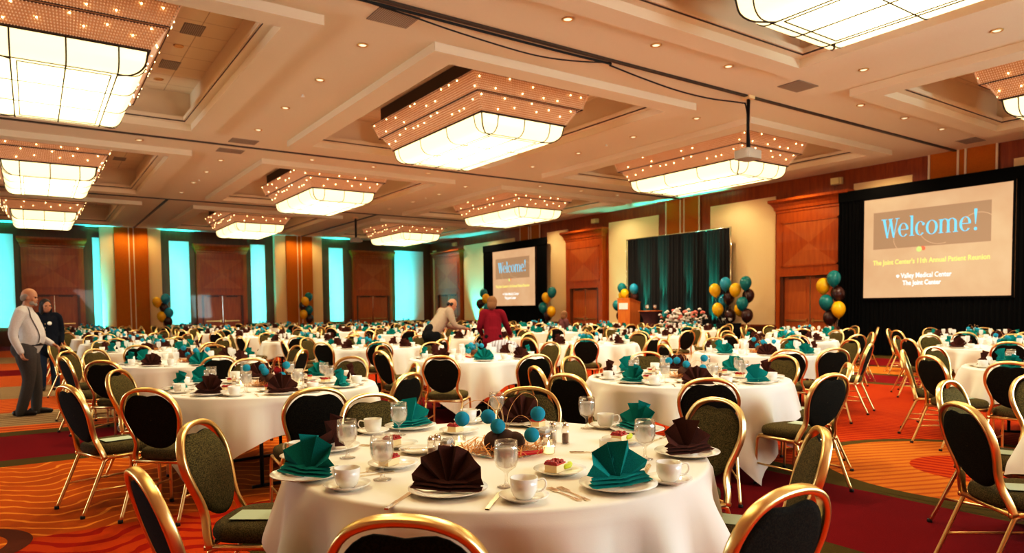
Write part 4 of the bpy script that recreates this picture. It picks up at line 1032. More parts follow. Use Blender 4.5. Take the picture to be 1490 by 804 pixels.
# tables, cloths, settings
napstuff, cupstuff = MB(), MB()
ncount = 0
order = sorted(TABLES.items(), key=lambda q: q[1][0] ** 2 + q[1][1] ** 2)
def loc_on(tx, ty, a, r, tang):
    return (tx + r * cos(a) - tang * sin(a), ty + r * sin(a) + tang * cos(a))
ZT_ = .7505
T0S = [('near-left', 0)]
for ti, ((k, j), (tx, ty)) in enumerate(order):
    tn = tname(k, j); dist = sqrt(tx * tx + ty * ty); near = dist < 9.5; mid = dist < 19
    camr = atan2(-ty, -tx)
    o = thing('round_table', 'round folding table under the cloth, %s' % tn, 'table', (tx, ty, 0), camr + .4, 'round banquet tables'); mk('tabletop', tt, o); mk('leg', TLEG[0], o); mk('leg', TLEG[1], o)
    cz = camr + .12 if (k, j) == (0, 0) else rng.uniform(0, pi / 2)
    if (k, j) == (0, 1): cz = radians(-3)
    if (k, j) == (1, 1): cz = radians(2)
    if (k, j) == (1, 0): cz = radians(26)
    tag(mk('tablecloth', (CLOTHS[ti % 5] if mid else CLOTH_LO[ti % 3]), None, (tx, ty, 0), (0, 0, cz)), 'white square tablecloth draped over %s' % tn, 'tablecloth', 'white tablecloths')
    if (k, j) == (1, -1): continue
    # centrepiece
    if (k, j) == (0, 0): centrepiece((1.76, 2.62, ZT_), camr + pi / 2, 'blue and brown foam ball centerpiece on the foreground table', 0)
    elif mid: centrepiece((tx, ty, ZT_), rng.uniform(0, 6.28), 'blue and brown ball centerpiece on %s' % tn, ti % 2)
    else: tag(mk('centerpiece', LOWC, None, (tx, ty, ZT_), (0, 0, rng.uniform(0, 6.28))), 'blue and brown ball centerpiece on %s' % tn, 'centerpiece', 'blue and brown ball table centerpieces')
    # seats
    if (k, j) == (0, 0):
        pl = [(1.2, 2.15), (1.73, 1.84), (2.36, 2.07), (2.6, 2.62), (2.26, 3.19), (1.7, 3.46), (1.13, 3.16), (.87, 2.68)]
        angs = [atan2(y - ty, x - tx) for x, y in pl]; names = ['near-left', 'near', 'near-right', 'right', 'far-right', 'far', 'far-left', 'left']
        cols = ['brown', 'teal'] * 4
    else:
        ss = seats[(k, j)]; angs = sorted(a % (2 * pi) for _, a, _ in ss); 
        c0 = rng.random() < .5; cols = [('brown' if (i % 2 == 0) == c0 else 'teal') for i in range(8)]
        byang = {a % (2 * pi): p for p, a, _ in ss}; names = [byang[a] for a in angs]
        # settings are laid evenly even where the chairs have been pushed about
        if (k, j) in EXPL: base = camr; angs = [camr + POSN.index(p) * pi / 4 + .12 for p in names]
        pl = [loc_on(tx, ty, a, .735, 0) for a in angs]
    for i, (a, nm, cl) in enumerate(zip(angs, names, cols)):
        px, py = pl[i]; rz = a + pi / 2; wh = '%s seat, %s' % (nm, tn)
        if not near:
            if ncount < 296: tag(mk('folded_napkin', NAP[cl][i % 2], None, (px, py, ZT_ + (.006 if mid else 0)), (0, 0, rz + rng.uniform(-.3, .3) + (pi if cos(a - camr) < -.2 else 0)), (1.1 if not mid else 1)), '%s fan-folded napkin at %s' % (cl, wh), 'napkin', 'fan-folded napkins on the tables'); ncount += 1
            else:
                me = NAP[cl][i % 2]; R_ = Matrix.Translation((px, py, ZT_)) @ Matrix.Rotation(rz, 4, 'Z'); vv = [tuple(R_ @ v_.co) for v_ in me.vertices]; napstuff.add(vv, [tuple(p.vertices) for p in me.polygons], 0 if cl == 'brown' else 1)
            cx_, cy_ = loc_on(tx, ty, a, .72, .26); gx_, gy_ = loc_on(tx, ty, a, .50, .16)
            if ncount < 296:
                if mid: tag(mk('dinner_plate', PLATE, None, (px, py, ZT_)), 'white dinner plate at %s' % wh, 'plate', 'white dinner plates')
                tag(mk('coffee_cup', LCUP, None, (cx_, cy_, ZT_)), 'white coffee cup at %s' % wh, 'cup', 'white coffee cups')
                tag(mk('water_goblet', LGOB, None, (gx_, gy_, ZT_)), 'water goblet at %s' % wh, 'glass', 'water goblets')
            else:
                for me, x, y, mi in ((LCUP, cx_, cy_, 0), (LGOB, gx_, gy_, 1)): cupstuff.add([(v_.co.x + x, v_.co.y + y, v_.co.z + ZT_) for v_ in me.vertices], [tuple(p.vertices) for p in me.polygons], mi, True)
            continue
        ncount += 1
        tag(mk('dinner_plate', PLATE, None, (px, py, ZT_)), 'white dinner plate at %s' % wh, 'plate', 'white dinner plates')
        nr = rz + (rng.uniform(-.35, .35) + (pi if cos(a - camr) < -.2 else 0) if (k, j) != (0, 0) else [0, -.1, -.95, pi - .1, pi + .2, pi + .2, .15, .55][i])
        tag(mk('folded_napkin', NAP[cl][(0 if i == 0 else 1) if cl == 'brown' else (0 if i in (1, 5, 7) else 1)], None, (px, py, ZT_ + .006), (0, 0, nr)), '%s fan-folded napkin at %s' % (cl, wh), 'napkin', 'fan-folded napkins on the tables')
        if (k, j) == (0, 0): continue
        cx_, cy_ = loc_on(tx, ty, a, .73, .235); gx_, gy_ = loc_on(tx, ty, a, .50, .16); dx_, dy_ = loc_on(tx, ty, a, .47, -.06)
        tag(mk('saucer', SAUCER, None, (cx_, cy_, ZT_)), 'saucer under cup at %s' % wh, 'saucer', 'white saucers')
        o = thing('coffee_cup', 'white coffee cup at %s' % wh, 'cup', (cx_, cy_, ZT_ + .007), rng.uniform(0, 6.28), 'white coffee cups'); mk('cup_bowl', CUPB, o); mk('handle', CUPH, o)
        o = thing('water_goblet', 'stemmed water goblet at %s' % wh, 'glass', (gx_, gy_, ZT_), 0, 'water goblets'); mk('goblet_glass', GOB, o); mk('ice_water', GOBW, o)
        tag(mk('dessert_plate', DPLATE, None, (dx_, dy_, ZT_)), 'dessert plate at %s' % wh, 'plate', 'white dessert plates')
        o = thing('cake_slice', 'red berry cake slice at %s' % wh, 'cake', (dx_, dy_, ZT_ + .007), rng.uniform(0, 3), 'red berry cake slices'); mk('cake_base', CAKE, o); mk('berry_topping', TOP, o)
        fx, fy = loc_on(tx, ty, a, .72, -.19); tag(mk('fork', FORK, None, (fx, fy, ZT_), (0, 0, rz)), 'fork left of plate at %s' % wh, 'fork', 'forks on the tables')
        fx, fy = loc_on(tx, ty, a, .72, .155); tag(mk('knife', KNIFE, None, (fx, fy, ZT_), (0, 0, rz)), 'knife right of plate at %s' % wh, 'knife', 'knives on the tables')
    if near and (k, j) != (0, 0):
        for q, (s, nm) in enumerate(((1, 'left'), (-1, 'right'))):
            a = camr + s * 1.1; x, y = tx + .27 * cos(a), ty + .27 * sin(a)
            o = thing('votive_candle', 'lit votive candle %s of centerpiece on %s' % (('right', 'left')[q], tn), 'candle', (x, y, ZT_), 0, 'votive candles'); mk('votive_glass', VOT, o); w = mk('wax', VOC, o); mk('flame', VOF, w)
            for kk, (fill, d) in enumerate((('salt', .03), ('pepper', -.03))):
                b_ = camr + s * 1.6; o = thing('%s_shaker' % fill, '%s shaker %s of centerpiece on %s' % (fill, ('right', 'left')[q], tn), 'shaker', (tx + .3 * cos(b_) - d * sin(b_), ty + .3 * sin(b_) + d * cos(b_), ZT_), 0, 'salt and pepper shakers'); mk('shaker_glass', SHB, o); mk('shaker_top', SHT, o); mk('filling', SHS[fill], o)
if napstuff.v: tag(mk('folded_napkins', napstuff.mesh('folded_napkins', ['brown', 'teal'])), 'farthest brown and teal napkins near the back wall', 'napkin', None, 'stuff')
if cupstuff.v: tag(mk('cups_and_goblets', cupstuff.mesh('cups_and_goblets', ['china', 'water'])), 'farthest cups and goblets near the back wall', 'tableware', None, 'stuff')
# --- the foreground table, laid as photographed
T0L = [('near-left', 1.36, 1.91, 0.1), ('near', 1.93, 1.78, .1), ('far-right', 2.55, 2.81, 0), ('left', .93, 2.42, 2.5), ('far-left', .95, 3.03, 3), ('far', 1.47, 3.44, 3.4), ('far side behind centerpiece', 2.05, 3.42, .4), ('right', 2.56, 2.25, .4), ('middle-right', 2.05, 2.23, 1.5)]
for nm, x, y, hr in T0L:
    tag(mk('saucer', SAUCER, None, (x, y, ZT_)), 'saucer at %s of the foreground table' % nm, 'saucer', 'white saucers')
    o = thing('coffee_cup', 'white coffee cup at %s of the foreground table' % nm, 'cup', (x, y, ZT_ + .007), hr - .6, 'white coffee cups'); mk('cup_bowl', CUPB, o); mk('handle', CUPH, o)
for nm, x, y in (('front center beside the cup', 1.41, 2.09), ('left before the cake', 1.09, 2.47), ('far left beside brown napkin', 1.13, 2.93), ('far side before teal napkin', 1.56, 3.31), ('right beside brown napkin', 2.15, 2.12), ('far right beside teal napkin', 2.46, 2.86), ('far side behind centerpiece', 2.2, 3.35)):
    o = thing('water_goblet', 'stemmed goblet of ice water, %s, foreground table' % nm, 'glass', (x, y, ZT_), 0, 'water goblets'); mk('goblet_glass', GOB, o); mk('ice_water', GOBW, o)
for nm, x, y, g in (('with lime garnish near front right', 1.70, 2.14, 1), ('behind the left goblet', 1.22, 2.65, 0), ('at far left', 1.41, 3.03, 0), ('at the far side left of blue balls', 1.84, 3.17, 0), ('before right teal napkin', 2.34, 2.45, 1), ('at far right behind creamer', 2.28, 3.03, 0)):
    tag(mk('dessert_plate', DPLATE, None, (x, y, ZT_)), 'dessert plate %s, foreground table' % nm, 'plate', 'white dessert plates')
    o = thing('cake_slice', 'red berry cake %s, foreground table' % nm, 'cake', (x - .01, y + .02, ZT_ + .007), .4, 'red berry cake slices'); mk('cake_base', CAKE, o); mk('berry_topping', TOP, o)
    if g: mk('garnish', GARN, o)
tag(mk('butter_plate', SAUCER, None, (1.43, 2.84, ZT_)), 'small butter plate left of the salt shakers, foreground table', 'plate'); tag(mk('butter_spoon', SPOON, None, (1.43, 2.84, ZT_ + .016), (0, 0, 1)), 'spoon lying on the small butter plate', 'spoon')
for nm, fill, x, y in (('left', 'pepper', 1.41, 2.67), ('left', 'salt', 1.455, 2.70), ('right', 'pepper', 2.10, 2.60), ('right', 'salt', 2.07, 2.66)):
    o = thing('%s_shaker' % fill, '%s shaker %s of the foreground centerpiece' % (fill, nm), 'shaker', (x, y, ZT_), 0, 'salt and pepper shakers'); o.scale = (1, 1, 1.1); mk('shaker_glass', SHB, o); mk('shaker_top', SHT, o); mk('filling', SHS[fill], o)
for nm, x, y in (('left', 1.515, 2.715), ('right', 2.02, 2.66)):
    o = thing('sugar_caddy', 'polished steel sugar caddy %s of the foreground centerpiece' % nm, 'caddy', (x, y, ZT_), .4); mk('caddy_bowl', CAD, o); mk('sugar_packets', PK, o)
for nm, x, y in (('right', 1.89, 2.46), ('left', 1.63, 2.81)):
    o = thing('votive_candle', 'lit votive candle %s of the foreground centerpiece' % nm, 'candle', (x, y, ZT_), 0, 'votive candles'); mk('votive_glass', VOT, o); w = mk('wax', VOC, o); mk('flame', VOF, w)
def lay(me, name, x0, y0, x1, y1, lab, cat):
    tag(mk(name, me, None, ((x0 + x1) / 2, (y0 + y1) / 2, ZT_), (0, 0, atan2(y1 - y0, x1 - x0) - pi / 2)), lab, cat, 'cutlery on the foreground table')
lay(FORK, 'fork', 1.53, 1.77, 1.56, 1.98, 'inner fork left of the front teal napkin plate', 'fork'); lay(FORK, 'fork', 1.505, 1.79, 1.525, 1.99, 'outer fork left of the front teal napkin plate', 'fork')
lay(KNIFE, 'knife', 1.21, 1.90, 1.35, 2.04, 'knife right of the front brown napkin plate', 'knife'); lay(KNIFE, 'knife', .96, 2.11, 1.08, 2.22, 'knife left of the front brown napkin plate', 'knife')
lay(FORK, 'fork', 2.16, 2.30, 1.96, 2.44, 'dessert fork beside the lit candle', 'fork'); lay(KNIFE, 'knife', 1.96, 1.93, 2.07, 2.02, 'knife beside the right front cup', 'knife')
lay(FORK, 'fork', .97, 2.62, 1.15, 2.62, 'fork beside the left front cup', 'fork'); lay(FORK, 'fork', 1.0, 2.57, 1.17, 2.56, 'second fork behind the left front cup', 'fork')
lay(FORK, 'fork', 1.2, 3.28, 1.34, 3.1, 'fork behind the left brown napkin', 'fork'); lay(KNIFE, 'knife', 2.62, 2.43, 2.45, 2.38, 'knife beside the right brown napkin plate', 'knife')
lay(SPOON, 'spoon', 1.44, 1.98, 1.5, 2.15, 'spoon behind the front cup', 'spoon'); lay(KNIFE, 'knife', 1.95, 3.45, 1.9, 3.25, 'knife at far side left of cup', 'knife')
#@@PEOPLE
# ------------------------------------------------------------------ people
def blob(b, name, m, voxel=.012, smooth=4):
    me = b.mesh('tmp', m); ob = bpy.data.objects.new('tmp', me); COL.objects.link(ob)
    r = ob.modifiers.new('r', 'REMESH'); r.mode = 'VOXEL'; r.voxel_size = voxel; r.use_smooth_shade = True
    s = ob.modifiers.new('s', 'SMOOTH'); s.factor = .5; s.iterations = smooth
    bpy.context.view_layer.update()
    out = bpy.data.meshes.new_from_object(ob.evaluated_get(bpy.context.evaluated_depsgraph_get())); bpy.data.objects.remove(ob)
    out.name = name; out.materials.clear(); out.materials.append(M[m]); out.polygons.foreach_set('use_smooth', [True] * len(out.polygons)); return out
def limb(b, pts, rads, seg=14, ends=True):
    P = smoothpath(pts, 4); n = len(pts) - 1; sc = []
    for i in range(len(P)):
        t = i / 4; k = min(int(t), n - 1); f = t - k; sc.append(rads[k] * (1 - f) + rads[k + 1] * f)
    b.tube(P, 1., seg, 0, False, sc)
    if ends: b.ball(pts[0], rads[0], 12, 8); b.ball(pts[-1], rads[-1], 12, 8)
def hand(b, wrist, direction, palm_n, curl=.4, side=1, sc=1.):
    """palm plus four fingers and a thumb; direction points to the finger tips, palm_n is the palm's facing normal"""
    d = Vector(direction).normalized(); n = (Vector(palm_n) - d * Vector(palm_n).dot(d)).normalized(); w = d.cross(n) * side; W = Vector(wrist)
    for t in (-.026, -.009, .009, .026):
        b.tube([W + w * t * .6 * sc, W + d * .045 * sc + w * t * sc, W + d * .085 * sc + w * t * sc], .0135 * sc, 8)
    for t, L in ((-.030, .062), (-.010, .074), (.010, .078), (.030, .070)):
        p0 = W + d * .08 * sc + w * t * sc; c = curl
        p1 = p0 + (d * cos(c) + n * sin(c)) * L * .45 * sc; p2 = p1 + (d * cos(2 * c) + n * sin(2 * c)) * L * .32 * sc; p3 = p2 + (d * cos(2.7 * c) + n * sin(2.7 * c)) * L * .26 * sc
        limb(b, [p0, p1, p2, p3], [.0095 * sc, .0088 * sc, .008 * sc, .007 * sc], 8)
    p0 = W + d * .025 * sc + w * .028 * sc; p1 = p0 + (d * .6 + w * .6 + n * .35) * .038 * sc; p2 = p1 + (d * .85 + w * .25 + n * .4) * .03 * sc; p3 = p2 + (d + n * .3) * .02 * sc
    limb(b, [p0, p1, p2, p3], [.014 * sc, .011 * sc, .0095 * sc, .008 * sc], 8)
def head(b, c, R):
    """adds the head volume; R rotates head-local axes (x right, y forward, z up)"""
    def at(p): return Vector(c) + R @ Vector(p)
    def ell(p, r, sx, sy, sz):
        q = MB().ball((0, 0, 0), r, 18, 12, 0, sx, sy, sz); b.add([at(Vector(v) + Vector(p)) for v in q.v], q.f, 0, True)
    ell((0, -.012, .025), .1, .78, .98, .98); ell((0, .012, -.045), .085, .74, .95, .95); ell((0, .055, -.085), .035, 1., .9, .7)
    ell((0, .088, -.018), .014, .9, 1.1, 1.); ell((0, .080, .005), .011, .7, .8, 2.0); ell((0, .070, .022), .03, 1.9, .5, .35)
    ell((0, .078, -.056), .018, 1.3, .6, .35); ell((0, .076, -.068), .017, 1.2, .6, .4)
    for s in (-1, 1): ell((s * .077, -.005, -.012), .026, .35, .7, 1.15); ell((s * .042, .06, -.03), .028, 1, .7, .8)
def head_bits(o, c, R, hair, kind):
    def at(p): return Vector(c) + R @ Vector(p)
    for s in (-1, 1): 
        e = mk('eye', MB().ball((0, 0, 0), .0105, 10, 8).mesh('eye', 'eye'), o, at((s * .031, .080, .004)))
    q = MB().ball((0, 0, 0), .016, 10, 6, 0, 1.5, .5, .35); mk('mouth', q.mesh('mouth', 'lips'), o, at((0, .090, -.062)), R.to_euler())
    h = MB()
    def ell(p, r, sx, sy, sz):
        q = MB().ball((0, 0, 0), r, 16, 10, 0, sx, sy, sz); h.add([at(Vector(v) + Vector(p)) for v in q.v], q.f, 0, True)
    if kind == 'bald':
        for s in (-1, 1): ell((s * .066, -.03, .005), .045, .45, 1.0, 1.0); ell((s * .05, -.065, -.02), .05, .6, .7, .9)
        ell((0, -.085, -.01), .055, 1.1, .5, .9)
        mk('hair', blob(h, 'hair', hair, .008, 2), o)
        h.__init__()
        for s in (-1, 1): ell((s * .05, .045, -.075), .03, .6, 1.1, 1.0)
        ell((0, .078, -.093), .03, 1.2, .7, .8); ell((0, .094, -.046), .014, 2.0, .6, .5)
        mk('beard', blob(h, 'beard', 'hair_grey', .007, 2), o)
    elif kind == 'bald2':
        for s in (-1, 1): ell((s * .066, -.03, .0), .045, .45, 1.0, .9)
        ell((0, -.085, -.01), .055, 1.1, .5, .9); mk('hair', blob(h, 'hair', hair, .008, 2), o)
    elif kind == 'long':
        ell((0, -.025, .04), .105, .86, .98, .98)
        for s in (-1, 1): ell((s * .075, -.02, -.06), .06, .6, .9, 2.0); ell((s * .085, -.02, -.17), .05, .7, .9, 1.6)
        ell((0, -.08, -.1), .08, 1.1, .6, 1.9); mk('hair', blob(h, 'hair', hair, .010, 3), o)
    else:
        ell((0, -.026, .042), .118, .86, .98, .98); ell((0, -.066, -.03), .098, .98, .8, 1.05)
        for s in (-1, 1): ell((s * .06, -.015, .0), .055, .62, 1.0, 1.1)
        mk('hair', blob(h, 'hair', hair, .008, 3), o)
def person(label, loc, rz, J, sk, hair, hk, top, bottom, shoes='leather', girth=1., skirt=False, extra=None, sleeve=1., voxel=.011):
    """J: joints sh (l,r), el, wr, hip, kn, an, chest, pelvis, neck, head, hrot, hand dirs"""
    o = thing('person', label, 'person', loc, rz)
    V = lambda k: Vector(J[k])
    body = MB(); R = J['hrot']
    head(body, J['head'], R)
    limb(body, [J['pelvis'], J['belly'], J['chest'], J['neck']], [.095, .10, .115, .055]); limb(body, [J['neck'], Vector(J['head']) + R @ Vector((0, -.015, -.06))], [.058, .056])
    for s in 'lr':
        limb(body, [J['sh' + s], J['el' + s], J['wr' + s]], [.052, .04, .027]); hand(body, J['wr' + s], J['hd' + s], J['hn' + s], J.get('curl' + s, .4), 1 if s == 'l' else -1)
        if 'kn' + s in J: limb(body, [J['hip' + s], J['kn' + s], J['an' + s]], [.070, .048, .034])
    mk('body', blob(body, 'body', sk, .0075, 3), o)
    t = MB(); g = girth
    limb(t, [J['pelvis'], J['belly'], J['chest']], [.135 * g, .142 * g, .14 * (1 + (g - 1) * .5)], 18)
    for s in (-1, 1):
        q = 'l' if s < 0 else 'r'
        limb(t, [V('pelvis') + Vector((s * .05, 0, .02)), V('belly') + Vector((s * .055, 0, 0)), V('chest') + Vector((s * .065, 0, .02)), V('sh' + q) * .75 + V('neck') * .25], [.12 * g, .122 * g, .115, .075], 16)
        limb(t, [V('neck') * .6 + V('sh' + q) * .4 + Vector((0, 0, -.02)), V('sh' + q), V('el' + q), V('wr' + q) * sleeve + V('el' + q) * (1 - sleeve)], [.07, .078, .058, .043])
    limb(t, [V('chest') + Vector((0, 0, .06)), V('neck') + Vector((0, 0, .0))], [.10, .066])
    if skirt: limb(t, [V('pelvis') + Vector((0, 0, .08)), V('pelvis') + Vector((0, 0, -.10))], [.165, .21], 18)
    tn = mk('shirt' if not skirt else 'jacket', blob(t, 'top', top, voxel, 4), o)
    if 'knl' in J:
        p = MB()
        for s in 'lr':
            limb(p, [V('hip' + s) + Vector((0, 0, -.06 if skirt else .02)), V('hip' + s) + Vector((0, 0, -.12)), J['kn' + s], V('an' + s) + Vector((0, 0, -.035))], [(.095 if skirt else .112) * g, (.095 if skirt else .108) * g, .078, .066])
        limb(p, [V('pelvis') + Vector((0, 0, .05)), V('pelvis') + Vector((0, 0, -.06))], [.15 * g, .13], 16)
        for s in (-1, 1): p.ball(tuple(V('pelvis') + Vector((s * .055, -.045, -.03))), .125 * g, 14, 10)
        p.ball(tuple(V('pelvis') + Vector((0, -.03, -.05))), .12 * g, 14, 10)
        mk('trousers', blob(p, 'trousers', bottom, voxel, 4), o)
        for s in 'lr':
            f = J.get('ft' + s, (0, 1, 0)); f = Vector(f).normalized(); a = V('an' + s); q = MB()
            limb(q, [Vector((a.x, a.y, .045)) - f * .06, Vector((a.x, a.y, .045)) + f * .06, Vector((a.x, a.y, .034)) + f * .17], [.042, .044, .032]); q.v = [(x, y, max(.004, z)) for x, y, z in q.v]
            mk('shoe', blob(q, 'shoe', shoes, .009, 2), o)
    head_bits(o, J['head'], R, hair, hk)
    if extra: extra(o)
    return o
def rotz(a, pitch=0., roll=0.): return (Matrix.Rotation(a, 3, 'Z') @ Matrix.Rotation(pitch, 3, 'X') @ Matrix.Rotation(roll, 3, 'Y'))
# man at left: local +Y is where he faces
J = dict(pelvis=(0, 0, .95), belly=(0, .055, 1.10), chest=(0, .0, 1.32), neck=(0, .0, 1.49), head=(0, .05, 1.635), hrot=rotz(-.1, -.12),
 shl=(-.20, -.02, 1.42), ell=(-.25, .03, 1.14), wrl=(-.20, .24, .98), hdl=(.1, 1, -.45), hnl=(.2, -.5, -1), curll=.5,
 shr=(.20, -.02, 1.42), elr=(.27, -.10, 1.14), wrr=(.27, -.02, .89), hdr=(0, .25, -1), hnr=(-.5, .6, .2), curlr=.5,
 hipl=(-.095, 0, .90), knl=(-.10, .06, .49), anl=(-.10, .05, .08), hipr=(.095, 0, .90), knr=(.10, .02, .49), anr=(.105, -.09, .08), ftl=(-.1, 1, 0), ftr=(.1, 1, 0))
def suspenders(o):
    b = MB()
    from mathutils.bvhtree import BVHTree
    sh = [c for c in o.children if c.name.startswith('shirt')][0].data
    bv = BVHTree.FromPolygons([v.co for v in sh.vertices], [tuple(q.vertices) for q in sh.polygons])
    def hit(org, d):
        h = bv.ray_cast(Vector(org), Vector(d)); return None if h[0] is None else h[0] - Vector(d).normalized() * .005
    for s in (-1, 1):
        P = []
        for i in range(12): P.append(hit((s * (.125 + .001 * i), 1, 1.0 + .4 * i / 11), (0, -1, 0)))
        for i in range(7):
            a = radians(20 + 140 * i / 6); P.append(hit((s * .132, .5 * cos(a), 1.36 + .5 * sin(a)), (0, -cos(a), -sin(a))))
        for i in range(12):
            t = i / 11; P.append(hit((s * (.11 * (1 - t) - .08 * t), -1, 1.40 - .40 * t), (0, 1, 0)))
        P = [q for q in P if q is not None]; Q = [P[0]]
        for q in P[1:]:
            if (q - Q[-1]).length > .012: Q.append(q)
        ctr = Vector((0, .02, 1.2)); v = []; f = []
        for q in Q: v += [q + Vector((-.017, 0, 0)), q + Vector((.017, 0, 0))]
        f = [(2 * i, 2 * i + 1, 2 * i + 3, 2 * i + 2) for i in range(len(Q) - 1)]
        b.add(v, f, 0, True)
    mk('suspenders', b.mesh('suspenders', 'blackcloth'), o)
    b = MB(); pts = [(.185 * cos(a), .178 * sin(a) + .012, .985) for a in [2 * pi * i / 24 for i in range(24)]]; b.sweep(pts, rrect(.006, .04, .3, 1), (0, 0, 1), 0, True); mk('belt', b.mesh('belt', 'leather'), o)
person('bald bearded man in pale shirt, black suspenders, charcoal trousers, standing at left', (-.06, 11.77, 0), -pi / 2 - .22, J, 'skin', 'hair_grey', 'bald', 'shirt', 'trousers', girth=1.16, extra=suspenders)
# woman behind him
J = dict(pelvis=(0, 0, .90), belly=(0, .01, 1.04), chest=(0, .01, 1.24), neck=(0, -.01, 1.41), head=(0, .015, 1.545), hrot=rotz(.25),
 shl=(-.175, -.01, 1.34), ell=(-.23, -.03, 1.08), wrl=(-.20, .12, .88), hdl=(.1, .5, -1), hnl=(1, .2, 0),
 shr=(.175, -.01, 1.34), elr=(.23, -.03, 1.08), wrr=(.20, .12, .88), hdr=(-.1, .5, -1), hnr=(-1, .2, 0),
 hipl=(-.09, 0, .86), knl=(-.10, .03, .47), anl=(-.11, .0, .08), hipr=(.09, 0, .86), knr=(.10, .03, .47), anr=(.11, -.02, .08))
def badge(o):
    b = MB(); b.lathe([(.002, .004), (.035, .004), (.036, 0)], 16); q = mk('badge', b.mesh('badge', 'white'), o, (-.02, .165, 1.23), (radians(-90), 0, 0))
    b = MB()
    for i in range(4): b.ball((.05, .165 - .003 * i, 1.22 - i * .07), .010, 8, 6)
    mk('button', b.mesh('button', 'silver'), o)
person('dark-haired woman in navy jacket with white badge, standing behind the suspendered man', (.22, 15.4, 0), pi + .15, J, 'skin_dk', 'hair_dark', 'long', 'navy', 'jeans', skirt=True, extra=badge)
# man bending over the table, seen from behind-left
J = dict(pelvis=(0, -.06, .93), belly=(0, .05, 1.08), chest=(0, .22, 1.27), neck=(0, .33, 1.40), head=(0, .42, 1.50), hrot=rotz(-.25, -.45),
 shl=(-.19, .25, 1.36), ell=(-.24, .40, 1.12), wrl=(-.20, .62, 1.02), hdl=(.1, 1, -.2), hnl=(0, -.2, -1),
 shr=(.19, .25, 1.36), elr=(.28, .30, 1.10), wrr=(.24, .55, 1.04), hdr=(0, 1, -.1), hnr=(0, -.2, -1),
 hipl=(-.095, -.05, .88), knl=(-.10, -.02, .48), anl=(-.11, -.08, .08), hipr=(.095, -.05, .88), knr=(.10, .0, .48), anr=(.11, -.02, .08))
person('balding man in taupe shirt and dark trousers bending over a table at center', (6.55, 12.2, 0), radians(-88), J, 'skin', 'hair_dark', 'bald2', 'shirt2', 'blackcloth', girth=1.08)
# woman in the maroon jacket, seen from behind
J = dict(pelvis=(0, 0, .88), belly=(0, .02, 1.02), chest=(0, .05, 1.22), neck=(0, .05, 1.38), head=(0, .085, 1.51), hrot=rotz(-.15, -.2),
 shl=(-.18, .04, 1.32), ell=(-.25, .05, 1.06), wrl=(-.20, .25, .92), hdl=(.2, 1, -.3), hnl=(0, -.2, -1),
 shr=(.18, .04, 1.32), elr=(.29, .12, 1.07), wrr=(.38, .33, .92), hdr=(.3, 1, -.4), hnr=(0, -.2, -1),
 hipl=(-.09, 0, .84), knl=(-.10, .03, .46), anl=(-.11, .0, .08), hipr=(.09, 0, .84), knr=(.10, .03, .46), anr=(.11, -.02, .08))
person('short-haired woman in maroon jacket seen from behind, right of the bending man', (7.42, 11.42, 0), radians(-28), J, 'skin', 'hair_blond', 'short', 'maroon', 'blackcloth', skirt=True)
# seated person far back
J = dict(pelvis=(0, 0, .56), belly=(0, .0, .70), chest=(0, .03, .90), neck=(0, .04, 1.06), head=(0, .07, 1.19), hrot=rotz(.5),
 shl=(-.175, .03, 1.0), ell=(-.24, .10, .76), wrl=(-.15, .32, .79), hdl=(.2, 1, 0), hnl=(0, 0, -1),
 shr=(.175, .03, 1.0), elr=(.24, .10, .76), wrr=(.15, .32, .79), hdr=(-.2, 1, 0), hnr=(0, 0, -1),
 hipl=(-.09, .03, .54), knl=(-.11, .42, .52), anl=(-.11, .40, .08), hipr=(.09, .03, .54), knr=(.11, .42, .52), anr=(.11, .40, .08))
person('small distant seated person in plum top before the middle wood portal', (13.9, 17.3, 0), radians(-100), J, 'skin', 'hair_blond', 'short', 'plum', 'blackcloth')
# jacket over a chair back
jb = MB(); N = 40; v = []; f = []
for i in range(N + 1):
    t = i / N * 2 - 1
    for q, (y, z) in enumerate(((-.16, .42), (-.14, .62), (-.10, .84), (-.02, .925), (.05, .84), (.07, .66))):
        wv = .012 * sin(t * 22 + q); wd = .27 + (.04 if q in (0, 1) else 0) - (.05 if q == 3 else 0)
        v.append((t * wd, y + wv - .10 * 0, z - .05 * t * t * (1 if q in (2, 3, 4) else 0)))
for i in range(N):
    for q in range(5): f.append((i * 6 + q, i * 6 + q + 1, (i + 1) * 6 + q + 1, (i + 1) * 6 + q))
jb.add(v, f, 0, True)
M['stripe'] = mat('pale_stripe_cloth', (.42, .42, .45), .85); t = NT(M['stripe']); x, y, z = t.sep(t.obj()); t.base(t.mix(t.math('LESS_THAN', t.math('FRACT', t.math('DIVIDE', x, .05)), .4), (.50, .49, .52), (.26, .25, .28)))
best = min(chair_at.items(), key=lambda c: (c[1][0] - 5.9) ** 2 + (c[1][1] - 9.6) ** 2)
(ox, oy, rz) = best[1]
o = tag(mk('draped_jacket', jb.mesh('draped_jacket', 'stripe'), None, (ox - .27 * -sin(rz) * 1, oy - .27 * cos(rz) * 1, 0), (0, 0, rz)), 'pale striped jacket draped over a chair back, below the bending man', 'jacket')

